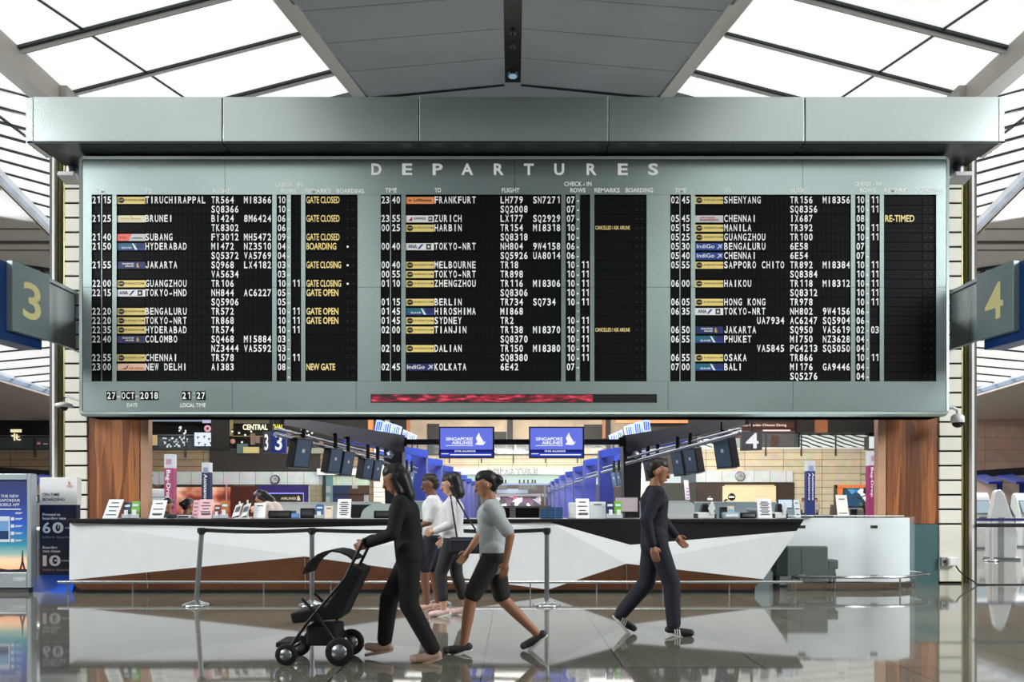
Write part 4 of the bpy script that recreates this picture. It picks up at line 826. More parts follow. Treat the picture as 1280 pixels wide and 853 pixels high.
    if 'top' in wear:
        mt, slv = wear['top'][:2]; hem = wear['top'][2] if len(wear['top']) > 2 else .9
        hemp = p['pel']+(p['spi']-p['pel'])*((hem-.95)/.17) if hem < .95 else p['pel']
        c = [(hemp, R(.125+E), p['spi'], R(.112+E)), (p['spi'], R(.112+E), p['che'], R(.125+E)), (p['che'], R(.115+E), p['nek']-up*.06*k, R(.068+E)), (p['shl'], R(.058+E), p['shr'], R(.058+E)), (p['hpl']+UZ*.04*k, R(.095+E), p['hpr']+UZ*.04*k, R(.095+E)), (p['shl']*.7+p['che']*.3-UZ*.05*k, R(.085+E), p['shr']*.7+p['che']*.3-UZ*.05*k, R(.085+E))]
        for n in 'lr':
            if slv == 'long': c += [(p['sh'+n], R(.055+E), p['el'+n], R(.046+E)), (p['el'+n], R(.046+E), p['wr'+n]-(p['wr'+n]-p['el'+n])*.08, R(.03+E))]
            elif slv == 'half': c += [(p['sh'+n], R(.055+E), p['el'+n]*.85+p['sh'+n]*.15, R(.05+E))]
        blob('top', c, mt, t, .008 if detail else .012, 3)
    if 'legs' in wear:
        mt, cut = wear['legs'][:2]; wide = wear['legs'][2] if len(wear['legs']) > 2 else 0
        c = [(p['hpl'], R(.1+E), p['hpr'], R(.1+E)), (p['pel'], R(.118+E), p['pel']+UZ*.06*k, R(.114+E))]
        for n in 'lr':
            kn, an = p['kn'+n], p['an'+n]
            if cut == 'long': c += [(p['hp'+n], R(.092+E), kn, R(.062+E+wide)), (kn, R(.062+E+wide), an+UZ*.04*k, R(.045+E+wide))]
            elif cut == 'capri': c += [(p['hp'+n], R(.092+E), kn, R(.064+E)), (kn, R(.064+E), kn*.35+an*.65, R(.055+E))]
            else: c += [(p['hp'+n], R(.095+E), kn*.9+p['hp'+n]*.1, R(.072+E))]
        blob('trousers' if cut != 'short' else 'shorts', c, mt, t, .008 if detail else .012, 3)
    if 'shoes' in wear:
        up_m, sole_m, stripes = wear['shoes']
        for n in 'lr':
            an, to = p['an'+n], p['to'+n]; ln = (to-an); f2 = ln.normalized(); s2 = UZ.cross(f2).normalized(); u2 = f2.cross(s2)
            hl = an-f2*.035*k-u2*.035*k; c = [(hl, R(.042), an+f2*.03*k-u2*.03*k, R(.046)), (an+f2*.03*k-u2*.035*k, R(.046), to-f2*.0*k+u2*.006*k, R(.035)), (to-s2*.018*k+u2*.002*k, R(.03), to+s2*.018*k+u2*.002*k, R(.03))]
            if wear.get('boots'): c += [(an-u2*.02*k, R(.05), an+(p['kn'+n]-an).normalized()*.1*k, R(.052))]
            sh = blob('shoe', c, up_m, t, .006, 2)
            m = MB(); ol = []
            for j in range(28):
                b_ = 2*math.pi*j/28; L2 = (ln.length+.11*k)/2; r_ = .044*k*(1+.08*math.cos(b_)); ol.append(an+f2*(ln.length/2-.012*k+L2*math.cos(b_)*1.0)+s2*r_*(abs(math.sin(b_))**.75)*(1 if math.sin(b_) >= 0 else -1)-u2*(.068*k if False else 0))
            d0 = min((hl-u2*.042*k).dot(u2), (to-u2*.03*k).dot(u2))
            ol = [q_-u2*(q_.dot(u2)-d0) for q_ in ol]
            m.poly(ol, u2*.024*k, 0); fixn(m.build('sole', sole_m, sh))
            if stripes:
                m = MB()
                for j in range(3):
                    for s_ in (1, -1):
                        q0 = an+f2*(.02+j*.024)*k+s2*s_*.042*k-u2*.045*k; m.obox(q0+u2*.022*k-f2*.005*k, f2*.0055*k, u2*.026*k+f2*-.012*k-s2*s_*.006*k, s2*.006*k)
                m.build('stripe', sole_m, sh)
    return t, p
SK1, SK2, SK3 = mat('skin_light', (206, 160, 132), .5), mat('skin_tan', (178, 126, 96), .5), mat('skin_brown', (122, 80, 60), .5)
HB = mat('black_hair', (18, 15, 15), .45); HB2 = mat('brown_black_hair', (34, 25, 22), .45)
C_white = mat('white_cotton', (226, 226, 228), .8, noise=.04, nscale=10); C_off = mat('grey_white_cotton', (196, 202, 204), .8, noise=.05, nscale=10)
C_blk = mat('black_cotton', (22, 22, 24), .85); C_char = mat('charcoal_cotton', (48, 46, 46), .85); C_nvy = mat('navy_denim', (36, 40, 52), .85); C_navy = mat('dark_navy_cloth', (26, 30, 44), .8)
S_pink = mat('pale_pink_shoe', (222, 190, 184), .5); S_beige = mat('beige_shoe', (196, 160, 144), .5); S_sole = mat('white_sole', (232, 230, 224), .5); S_blk = mat('black_shoe', (24, 24, 26), .5); S_grey = mat('dark_grey_shoe', (56, 56, 58), .6)
def ground(px, py): d = 1250/(py-HY); v = W(px, py, d); v.z = 0; return v
# walker in white by the belt, seen from the side, heading left
b0 = ground(541, 763)
person(b0, 180, 1.60, 'person in a loose white shirt and dark knee shorts walking beside the belt', SK3, HB2, {'top': (C_white, 'half', .9), 'legs': (C_nvy, 'short'), 'shoes': (S_beige, S_beige, False)},
       J=dict(knl=(.1, .09, .51), anl=(.06, .09, .085), tol=(.22, .1, .03), knr=(.0, -.09, .5), anr=(-.06, -.09, .085), tor=(.1, -.1, .03), ell=(.02, .23, 1.12), wrl=(.2, .16, 1.05), elr=(.0, -.23, 1.12), wrr=(.18, -.16, 1.02)))
b1 = ground(566, 770)
_, q1 = person(b1, 180, 1.58, 'person with black hair, white blouse and dark cropped trousers carrying a navy bag', SK1, HB, {'top': (C_white, 'long', .9), 'legs': (C_char, 'capri'), 'shoes': (S_pink, S_sole, False)}, hair_style='curly',
       J=dict(knl=(.14, .09, .52), anl=(.1, .09, .085), tol=(.25, .1, .03), knr=(-.04, -.09, .5), anr=(-.16, -.09, .1), tor=(.0, -.1, .03), ell=(-.0, .23, 1.12), wrl=(.2, .15, 1.04), elr=(-.05, -.23, 1.1), wrr=(.1, -.24, .95)))
sh_top = q1['shl']+Vector((0, -.01, .075))
def bag(c, w_, h_, d_, lab, mt):
    t = thing('handbag', lab, 'bag', c)
    m = MB(); m.box(c.x-w_/2, c.x+w_/2, c.y-d_/2, c.y+d_/2, c.z-h_, c.z); m.build('pouch', mt, t, bevel=.03)
    m = MB(); m.tube([c+Vector((-w_*.3, 0, -.01)), (c+sh_top)/2+Vector((-.07, -.05, 0)), sh_top+Vector((-.01, -.03, 0)), sh_top+Vector((.03, .0, .005)), (c+sh_top)/2+Vector((.07, -.02, 0)), c+Vector((w_*.3, 0, -.01))], .01, 8); m.build('strap', mt, t)
    m = MB(); m.box(c.x-w_*.45, c.x+w_*.45, c.y-d_/2-.006, c.y-d_/2, c.z-.035, c.z-.025); m.build('zip', M_steel, t)
bag(Vector((q1['hpl'].x+.2, q1['hpl'].y-.2, .9)), .44, .18, .12, 'dark navy shoulder bag of the person with black hair and white blouse', C_navy)
# nearer walker in black trousers pushing a pushchair
b2 = ground(513, 826)
person(b2, 180, 1.56, 'person in black trousers and pale flat shoes pushing the dark pushchair', SK2, HB, {'top': (C_blk, 'long', .9), 'legs': (C_blk, 'long', .008), 'shoes': (S_beige, S_beige, False)}, hair_style='long', lean=.16, grip=True,
       J=dict(knr=(.2, -.09, .53), anr=(.24, -.09, .13), tor=(.39, -.1, .1), knl=(.0, .09, .5), anl=(-.2, .09, .085), tol=(-.04, .1, .03), ell=(.12, .24, 1.12), wrl=(.36, .17, 1.03), elr=(.12, -.24, 1.12), wrr=(.36, -.17, 1.03)))
# long-stride walker in a pale top and trainers
b3 = ground(617, 816)
person(b3, 180, 1.52, 'person in a pale grey top striding in dark trainers with white soles', SK2, HB, {'top': (C_off, 'half', .9), 'legs': (C_char, 'short'), 'shoes': (S_grey, S_sole, False)}, lean=.06, hair_style='bun',
       J=dict(pel=(0, 0, .93), knl=(.21, .09, .53), anl=(.28, .09, .09), tol=(.44, .1, .035), knr=(-.08, -.09, .5), anr=(-.42, -.09, .16), tor=(-.29, -.1, .04), ell=(-.16, .23, 1.12), wrl=(-.12, .24, .88), elr=(.13, -.23, 1.12), wrr=(.25, -.2, .95)))
# lone walker heading right in dark clothes and striped trainers
b4 = ground(818, 794)
person(b4, 0, 1.68, 'person in dark navy clothes and black three-striped trainers walking towards the glass desk', SK2, HB2, {'top': (C_navy, 'long', .9), 'legs': (C_nvy, 'long', .01), 'shoes': (S_blk, S_sole, True)},
       J=dict(pel=(0, 0, .93), knr=(.15, -.08, .51), anr=(.17, -.09, .085), tor=(.33, -.1, .03), knl=(-.06, .1, .5), anl=(-.3, .1, .17), tol=(-.19, .11, .045), ell=(.12, .23, 1.12), wrl=(.25, .2, .96), elr=(-.12, -.23, 1.12), wrr=(-.06, -.24, .88)))
# pushchair
pc = ground(407, 826)
t = thing('pushchair', 'dark pushchair on black wheels in front of the person in black trousers', 'pushchair', pc)
M_pc = mat('dark_pram_fabric', (26, 28, 32), .85); M_pf = mat('pram_frame', (40, 42, 44), .4, .6)
C = lambda f, l, u: pc+Vector((-f, l, u))          # f = forward (to the left)
for f, l in ((.26, .2), (.26, -.2), (-.16, .22), (-.16, -.22)):
    r = .085 if f > 0 else .11; m = MB()
    c = C(f, l, r); prof = [(r*.55, -.018), (r*.9, -.022), (r, -.012), (r, .012), (r*.9, .022), (r*.55, .018)]
    m.lathe(c, prof, 24, ax='y'); wh = m.build('wheel', mat('rubber', (18, 18, 18), .7), t); m = MB(); m.lathe(c, [(0, -.02), (r*.55, -.02), (r*.55, .02), (0, .02)], 16, ax='y'); m.build('hub', M_steel, wh)
m = MB()
for l in (.2, -.2):
    m.tube([C(.26, l, .1), C(.1, l, .33), C(-.2, l, .68), C(-.34, l, .97)], .013, 8); m.tube([C(-.16, l, .12), C(.02, l, .4), C(.14, l, .52)], .012, 8)
m.tube([C(-.34, .2, .97), C(-.38, .1, 1.0), C(-.38, -.1, 1.0), C(-.34, -.2, .97)], .017, 8); m.tube([C(.26, .2, .1), C(.26, -.2, .1)], .01, 8); m.tube([C(-.16, .2, .11), C(-.16, -.2, .11)], .01, 8); m.build('frame', M_pf, t)
m = MB(); m.poly([C(-.16, -.18, .36), C(.22, -.18, .32), C(.24, -.18, .4), C(-.04, -.18, .46), C(-.26, -.18, .78), C(-.34, -.18, .74)], (0, .36, 0)); fixn(m.build('seat', M_pc, t, bevel=.015))
m = MB(); N = 8
for a_ in range(N):
    t0, t1 = math.radians(20+a_*14), math.radians(20+(a_+1)*14)
    f0 = lambda q, r_: (-.1+r_*math.cos(q)*.9, .62+r_*math.sin(q))
    A, B_, c2, d2 = f0(t0, .28), f0(t1, .28), f0(t1, .265), f0(t0, .265)
    m.poly([C(A[0], -.2, A[1]), C(B_[0], -.2, B_[1]), C(c2[0], -.2, c2[1]), C(d2[0], -.2, d2[1])], (0, .4, 0))
fixn(m.build('canopy', M_pc, t)); m = MB(); m.box(C(.12, 0, 0).x, C(-.12, 0, 0).x, pc.y-.15, pc.y+.15, .14, .3); m.build('basket', M_pc, t, bevel=.02)
m = MB(); m.box(C(.36, 0, 0).x, C(.24, 0, 0).x, pc.y-.15, pc.y+.15, .13, .17); m.build('footrest', M_pc, t, bevel=.01)
# ================================================================== THINGS ON THE COUNTER
ZT = W(0, 649, DC).z
def on(px, d): return Vector(((px-CX)*d/F, d, ZT))
def notice(a, c, ytop, d, lab, lines=4, mt=None, tilt=.0, name='notice_stand', group=None, bar=False):
    p, q = W(a, 0, d), W(c, 0, d); z1 = W(0, ytop, d).z; h = z1-ZT; xs_ = tilt*h
    t = thing(name, lab, 'notice stand', ((p.x+q.x)/2, d, ZT), group)
    m = MB(); m.poly([(p.x, d, ZT+.012), (q.x, d, ZT+.012), (q.x+xs_, d+.08*h/.3, z1), (p.x+xs_, d+.08*h/.3, z1)], (0, .008, 0)); fixn(m.build('sheet', mt or M_wsat, t))
    m = MB(); m.box(p.x, q.x, d-.01, d+.12, ZT, ZT+.012); m.build('foot', mat('clear_plastic', (200, 210, 214), .1), t)
    m = MB(); w_ = q.x-p.x
    for k in range(lines):
        f = .82-.62*k/max(1, lines-1); ww = w_*(.7 if k % 2 else .5); zc = ZT+h*f; xo = (p.x+q.x)/2+xs_*f; y_ = d+.08*h/.3*f-.004; m.obox((xo, y_, zc), (ww/2, 0, 0), (0, .0003, .008), (0, .001, 0))
    if bar: m.obox(((p.x+q.x)/2+.01, d+.012, ZT+h*.2), (w_*.34, 0, 0), (0, .0003, .025), (0, .001, 0))
    fixn(m.build('printed_lines', mat('grey_print', (90, 92, 100), .6), t)); return t
def leaflet(a, c, ytop, d, col, lab, mt_name, white=True, group=None):
    p, q = W(a, 0, d), W(c, 0, d); z1 = W(0, ytop, d).z; h = z1-ZT
    t = thing('leaflet_holder', lab, 'leaflet holder', ((p.x+q.x)/2, d, ZT), group)
    m = MB(); m.poly([(p.x, d, ZT+.01), (q.x, d, ZT+.01), (q.x, d+.05, z1), (p.x, d+.05, z1)], (0, .02, 0)); fixn(m.build('leaflet', mat(mt_name, col, .45), t))
    w_ = q.x-p.x; m = MB(); m.box(p.x-.008, q.x+.008, d-.012, d-.006, ZT, ZT+h*.28); m.box(p.x-.008, q.x+.008, d-.012, d+.08, ZT, ZT+.008); m.build('tray', mat('clear_plastic', (200, 210, 214), .1), t)
    if white: m = MB(); m.box(p.x+w_*.28, q.x-w_*.22, d-.018, d-.013, ZT+h*.2, ZT+h*.52); m.build('white_tag', M_wsat, t)
    m = MB(); m.obox(((p.x+q.x)/2, d+.036, ZT+h*.78), (w_*.36, 0, 0), (0, .01, h*.07), (0, .003, 0)); m.build('title_band', mat('pale_band', (190, 215, 225), .5), t)
def cbox(a, c, y0, d, dep, mt, lab, cat, name, front=None, y1=648.3):
    p, q = W(a, 0, d), W(c, 0, d); z1 = W(0, y0, d).z
    t = thing(name, lab, cat, ((p.x+q.x)/2, d, ZT)); m = MB(); m.box(p.x, q.x, d, d+dep, ZT, z1); m.build('body', mt, t, bevel=min(.012, (z1-ZT)*.2))
    m = MB(); w_ = q.x-p.x; h = z1-ZT; m.box(p.x+w_*.12, q.x-w_*.12, d-.004, d, ZT+h*.3, z1-h*.25); m.build('front_panel', front or M_dgrey, t); return t
def screen(a, c, y0, y1, d, lab, scr, glow=0, name='monitor', back=False):
    p, q = W(a, y1, d), W(c, y0, d); cx_ = (p.x+q.x)/2
    t = thing(name, lab, 'monitor', (cx_, d, ZT)); m = MB(); m.box(p.x, q.x, d, d+.04, p.z, q.z); m.build('casing', M_bplas, t, bevel=.006)
    m = MB(); m.box(p.x+.012, q.x-.012, d-.003, d+.001, p.z+.014, q.z-.012); m.build('screen', scr, t)
    m = MB(); m.box(cx_-.02, cx_+.02, d+.03, d+.05, ZT+.01, p.z+.06); m.box(cx_-.09, cx_+.09, d-.02, d+.1, ZT, ZT+.012); m.build('stand', M_bplas, t)
notice(128, 146.5, 624.5, 11.6, 'slanted white notice stand with dark squares nearest the wood panel', 4, tilt=.22)
leaflet(153, 162.5, 628, 11.65, (30, 40, 84), 'navy leaflet holder beside the slanted white notice', 'leaflet_navy'); leaflet(163, 173, 627, 11.65, (110, 176, 56), 'bright green leaflet holder beside the navy one, left of the man', 'leaflet_green')
notice(186, 204, 625.5, 11.6, 'white notice with a framed black line before the seated man', 3, tilt=.12, bar=True)
cbox(130.5-3, 131.5, 644, 11.9, .1, M_ink, 'small black block behind the slanted white notice', 'box', 'desk_block')
cbox(204, 213, 643, 11.9, .2, M_ink, 'low black desk tray before the seated man', 'tray', 'desk_tray'); cbox(221, 237, 644, 11.75, .2, mat('striped_tray', (210, 210, 212), .5), 'pale desk tray with dark front between the man and the red notice', 'tray', 'desk_tray', M_ink)
cbox(237, 247, 641, 11.95, .2, M_ink, 'black box behind the rose notice', 'box', 'desk_box')
notice(240, 247, 625.5, 11.85, 'narrow rose notice tucked behind the framed pink notice', 4, mat('rose_paper', (226, 176, 182), .5)); notice(247.5, 264.5, 624.5, 11.7, 'framed pink notice with dark red blocks', 5, mat('pink_paper', (236, 190, 196), .5), bar=True)
leaflet(267, 274.5, 631.5, 11.7, (110, 36, 48), 'maroon leaflet holder beside the framed pink notice', 'leaflet_maroon'); leaflet(275.5, 284.5, 627.5, 11.7, (176, 110, 44), 'amber leaflet holder with a white tag beside the maroon one', 'leaflet_amber')
def payment(px, d, lab, h=.22):
    c = on(px, d); t = thing('card_reader', lab, 'card reader', c)
    m = MB(); m.box(c.x-.05, c.x+.05, d-.05, d+.06, ZT, ZT+.015); m.cyl(c+Vector((.0, .02, .01)), c+Vector((.0, .02, h)), .014, n=10); m.build('stand', M_cw, t)
    m = MB(); m.obox(c+Vector((-.02, -.01, .12)), (.055, 0, .02), (.02, .03, .09), (0, .012, 0)); m.build('handset', M_cw, t, bevel=.006); m = MB(); m.obox(c+Vector((-.015, -.026, .14)), (.03, 0, .012), (.008, .012, .035), (0, .002, 0)); m.build('keypad', M_dgrey, t)
payment(299, 11.7, 'white card reader tilted on its stand beside the amber leaflets', .25); payment(309, 11.72, 'upright white card reader beside the leaning woman', .27)
notice(316.5, 331, 629, 11.75, 'blank white panel standing before the leaning woman', 1)
cbox(335, 365, 638.5, 11.9, .25, M_bplas, 'black printer low on the counter before the leaning woman', 'printer', 'counter_printer'); cbox(375, 393.5, 635.5, 12.0, .25, M_bplas, 'black box monitor back beside the small blue card', 'monitor', 'desk_monitor')
cbox(364, 374, 642, 11.75, .02, mat('card_blue', (96, 140, 205), .5), 'small pale blue card standing by the black printer', 'card', 'desk_card', mat('card_blue2', (120, 160, 215), .5))
leaflet(394, 403.5, 631, 11.7, (40, 92, 156), 'blue leaflet holder with a white tag left of the orange picture card', 'leaflet_blue'); notice(405, 415.5, 633, 11.7, 'white picture card with an orange foot', 1, mat('picture_card', (226, 210, 190), .5), name='picture_card')
notice(421, 438, 624, 11.65, 'tall white two-part notice stand with grey text near the black arch', 7)
cbox(467, 496, 638.5, 11.95, .25, M_bplas, 'wide black drawer box at the foot of the black arch', 'box', 'drawer_box')
for i in range(3):
    for j in range(5 if i else 4):
        px = 680+i*9.5; d = 11.75; p = on(px, d); hh = .03
        t = tag((lambda mb: mb.build('ticket_box', [mat('box_blue', (32, 84, 128), .4), mat('box_dark', (22, 34, 52), .4)], loc=p+Vector((0, 0, j*.034))))(MB().box(p.x-.05, p.x+.05, d, d+.1, ZT+j*.034, ZT+j*.034+.03).box(p.x-.051, p.x+.051, d-.001, d+.1, ZT+j*.034+.008, ZT+j*.034+.014, 1)), 'flat blue box in the stacks beside the tall white tray', 'box', 'stacked blue boxes')
cbox(711, 720, 628.5, 11.8, .12, mat('cream_plastic', (222, 226, 226), .45), 'rounded white dispenser beside the blue box stacks', 'dispenser', 'dispenser', M_wsat)
notice(720, 737, 623.5, 11.65, 'white notice with black squares before the pale grey panel', 4, bar=True); notice(737.5, 757.5, 627.5, 11.75, 'blank pale grey panel beside the notice with black squares', 1, mat('pale_grey_panel', (205, 212, 212), .5))
leaflet(758.5, 767.5, 627, 11.7, (28, 38, 80), 'navy leaflet holder beside the pale grey panel', 'leaflet_navy'); leaflet(768.5, 777.5, 627, 11.7, (104, 170, 50), 'bright green leaflet holder beside the walker in dark clothes', 'leaflet_green')
screen(768, 798, 621.5, 641, 12.05, 'black monitor with a dull pinkish screen behind the green leaflets', mat('dull_screen', (186, 172, 178), .4))
def desk_panel(a, c, y0, d, lab, mt):
    p, q = W(a, 0, d), W(c, 0, d); z1 = W(0, y0, d).z; t = thing('desk_screen', lab, 'desk screen', ((p.x+q.x)/2, d, 0)); pts = [(p.x, d, 0), (q.x, d, 0), (q.x, d, z1-.06)]
    for k in range(9): a_ = math.pi/2*k/8; pts.append((q.x-.09+.09*math.cos(a_), d, z1-.09+.09*math.sin(a_)))
    pts.append((p.x, d, z1)); m = MB(); m.poly(pts, (0, .04, 0)); fixn(m.build('panel', mt, t)); m = MB(); m.box(p.x, q.x-.09, d-.01, d+.05, z1, z1+.015); m.build('cap_rail', M_white, t); return t
M_dp = mat('pale_desk_panel', (214, 220, 220), .4); M_dpg = mat('grey_green_panel', (168, 184, 182), .35); M_dps = mat('slate_desk_panel', (150, 168, 176), .4)
desk_panel(497, 560, 627.5, 13.4, 'grey-green desk screen right of the black arch', M_dpg); desk_panel(440, 482, 628.5, 13.5, 'pale rounded desk screen left of the black arch', M_dp)
desk_panel(800, 815, 628, 13.4, 'slate blue rounded desk screen beside the pinkish monitor', M_dps); desk_panel(815, 868, 627.5, 13.5, 'long pale desk screen behind the walker in dark clothes', M_dp); desk_panel(868, 1000, 628.5, 13.7, 'long slate desk screen below the cream lounge wall', M_dps); desk_panel(330, 438, 629, 13.6, 'long white desk screen under the purple-lit sign', M_dp)
c = on(450, 12.9); c.z = 0; t = thing('curved_desk', 'black desk with a curved white end panel beside the tall notice stand', 'desk', c)
m = MB(); p, q = W(438, 631, 12.9), W(466, 631, 12.9); m.box(p.x, q.x, 12.9, 13.2, 0, p.z); m.build('front', M_bplas, t)
m = MB(); pts = [(q.x-.06+.3, 12.85, .9), (q.x+.3, 12.85, W(0, 630, 12.85).z)]+[(q.x+.1-.28*math.sin(math.pi/2*k/8), 12.85, W(0, 630, 12.85).z-.0-(.2*(1-math.cos(math.pi/2*k/8)))) for k in range(9)]+[(q.x-.3, 12.85, .9)]; m.poly(pts, (0, .03, 0)); fixn(m.build('end_panel', M_dpg, t))
# check-in machines on the right half
def printer(px, d, lab, w_=.28):
    c = on(px, d); t = thing('counter_printer', lab, 'printer', c)
    m = MB(); m.box(c.x-w_/2, c.x+w_/2, d, d+.2, ZT, ZT+.09); m.build('base', M_cw, t, bevel=.01); m = MB(); m.poly([(c.x-w_*.3, d+.02, ZT+.09), (c.x+w_*.35, d+.02, ZT+.09), (c.x+w_*.1, d+.02, ZT+.22), (c.x-w_*.2, d+.02, ZT+.22)], (0, .12, 0)); fixn(m.build('paper_feed', M_bplas, t, bevel=.01)); m = MB(); m.obox((c.x+w_*.3, d+.0, ZT+.15), (w_*.08, 0, -.05), (w_*.12, 0, .05), (0, .02, 0)); m.build('side_lid', M_cw, t)
    m = MB(); m.box(c.x-w_*.56, c.x-w_/2, d-.01, d+.2, ZT, ZT+.07); m.box(c.x+w_/2, c.x+w_*.56, d-.01, d+.2, ZT, ZT+.07); m.build('side_cheek', M_ink, t)
printer(883, 11.8, 'white desk printer with a black slanted feed beside the walker in dark clothes', .26); printer(976, 11.95, 'small white desk printer below the lit monitor', .18)
cbox(901, 909, 634, 11.9, .1, M_ink, 'small black box beside the white desk printer', 'box', 'desk_box'); cbox(910, 918, 633, 11.85, .05, mat('peach_card', (225, 205, 190), .5), 'peach and blue card standing by the white desk printer', 'card', 'desk_card', mat('card_sky', (130, 180, 205), .5))
cbox(905, 925, 641, 11.75, .2, mat('grey_blue_tray', (150, 172, 184), .4), 'grey-blue document tray right of the white desk printer', 'tray', 'desk_tray', M_wsat); cbox(926, 946, 641, 11.85, .2, M_ink, 'black keyboard tray left of the white text notice', 'tray', 'desk_tray', M_steel); cbox(936, 947, 636, 12.0, .12, M_steel, 'grey scanner behind the black keyboard tray', 'scanner', 'scanner', M_dgrey)
notice(948, 965.5, 623.5, 11.65, 'white text notice under the cream lounge wall', 8)
screen(972, 991, 624, 636, 12.1, 'lit white monitor with a blue picture beside the white text notice', mat('lit_screen', (205, 225, 245), .4, emit=.9))
notice(994, 1001, 625, 12.0, 'slim white card stand left of the blue assistance column', 3, mat('pale_card', (215, 222, 226), .5)); cbox(1004, 1014, 645.5, 12.0, .1, M_ink, 'low black tray at the foot of the blue assistance column', 'tray', 'desk_tray', M_dgrey); cbox(1018, 1042, 645, 12.05, .2, M_ink, 'long low black tray right of the blue assistance column', 'tray', 'desk_tray', M_dgrey)
notice(1047.5, 1061.5, 619, 12.3, 'white stand with a red printed heading before the blue mural', 2, mat('warm_white_card', (236, 230, 222), .5))
ch = on(1071, 13.6); ch.z = 0; t = thing('office_chair', 'pale office chair beside the white stand and pink column', 'chair', ch)
m = MB(); m.box(ch.x-.12, ch.x+.17, 13.7, 13.76, .75, W(0, 635.5, 13.7).z); m.build('backrest', mat('pale_vinyl', (214, 206, 196), .5), t, bevel=.03); m = MB(); m.box(ch.x-.07, ch.x+.03, 13.66, 13.7, .85, W(0, 637, 13.7).z); m.build('back_pad', mat('dark_pad', (40, 48, 60), .6), t); m = MB(); m.box(ch.x-.2, ch.x+.2, 13.4, 13.8, .5, .58); m.build('seat', mat('pale_vinyl', (214, 206, 196), .5), t, bevel=.02); m = MB(); m.cyl((ch.x, 13.6, .06), (ch.x, 13.6, .52), .03); m.build('column', M_steel, t)
for k in range(5): m = MB(); a_ = 2*math.pi*k/5; m.tube([(ch.x, 13.6, .08), (ch.x+.25*math.cos(a_), 13.6+.25*math.sin(a_), .03)], .02, 8); m.build('foot', M_steel, t)

# ================================================================== STAFF
def stool(c, lab):
    t = thing('staff_stool', lab, 'stool', (c.x, c.y, 0)); m = MB(); m.cyl((c.x, c.y, .42), (c.x, c.y, .46), .18, n=20); m.build('seat', M_ink, t); m = MB(); m.cyl((c.x, c.y, .02), (c.x, c.y, .42), .03); m.cyl((c.x, c.y, 0), (c.x, c.y, .03), .2, n=20); m.build('stem', M_steel, t)
SIT = dict(pel=(0, 0, .55), spi=(0, 0, .72), che=(.02, 0, .9), nek=(.03, 0, 1.05), hed=(.06, 0, 1.185), hpl=(.02, .085, .53), hpr=(.02, -.085, .53), knl=(.4, .1, .5), knr=(.4, -.1, .5), anl=(.38, .1, .085), anr=(.38, -.1, .085), tol=(.53, .1, .03), tor=(.53, -.1, .03), shl=(.02, .175, .985), shr=(.02, -.175, .985), ell=(.08, .22, .72), elr=(.08, -.22, .72), wrl=(.3, .14, .72), wrr=(.3, -.14, .72))
C_suit = mat('grey_suit', (150, 140, 130), .8); C_dsuit = mat('dark_uniform', (44, 40, 50), .8); C_cream = mat('cream_blouse', (232, 214, 205), .8)
for px, l, hs, top in ((212, 'seated man with short black hair looking out over the counter', 'short', C_dsuit), (231, 'person with brown hair turned away beside the seated man', 'bun', C_dsuit)):
    d = 13.1 if px == 212 else 13.6; c = on(px, d); stool(Vector((c.x, c.y, 0)), 'black stool under the %s' % ('seated man' if px == 212 else 'person turned away'))
    person((c.x, d, 0), -90 if px == 212 else 60, 1.68, l, SK2, HB if px == 212 else HB2, {'top': (top, 'long', .9), 'legs': (C_blk, 'long'), 'shoes': (S_blk, S_blk, False)}, J=SIT, hair_style=hs, detail=px == 212, raise_=.06)
c = on(352, 13.0); c.z = 0
person(c, 180, 1.62, 'woman with long dark hair and cream blouse leaning over her desk', SK1, HB, {'top': (C_cream, 'half', .9), 'legs': (C_blk, 'long'), 'shoes': (S_blk, S_blk, False)}, hair_style='long', J=dict(spi=(.04, 0, 1.1), che=(.14, 0, 1.25), nek=(.24, 0, 1.37), hed=(.34, 0, 1.44), shl=(.2, .17, 1.31), shr=(.2, -.17, 1.31), ell=(.3, .2, 1.06), elr=(.3, -.2, 1.06), wrl=(.42, .1, 1.2), wrr=(.5, -.14, 1.08)))
for px, d, l in ((1003.5, 54, 'man in a pale grey suit standing left of the blue assistance column'), (1020.5, 55, 'person in a pale grey suit half hidden behind the blue assistance column')):
    person((W(px, 0, d).x, d, 0), -80 if px < 1010 else 200, 1.72, l, SK3 if px < 1010 else SK2, HB, {'top': (C_suit, 'long', .8), 'legs': (C_dsuit, 'long'), 'shoes': (S_blk, S_blk, False)}, detail=False)
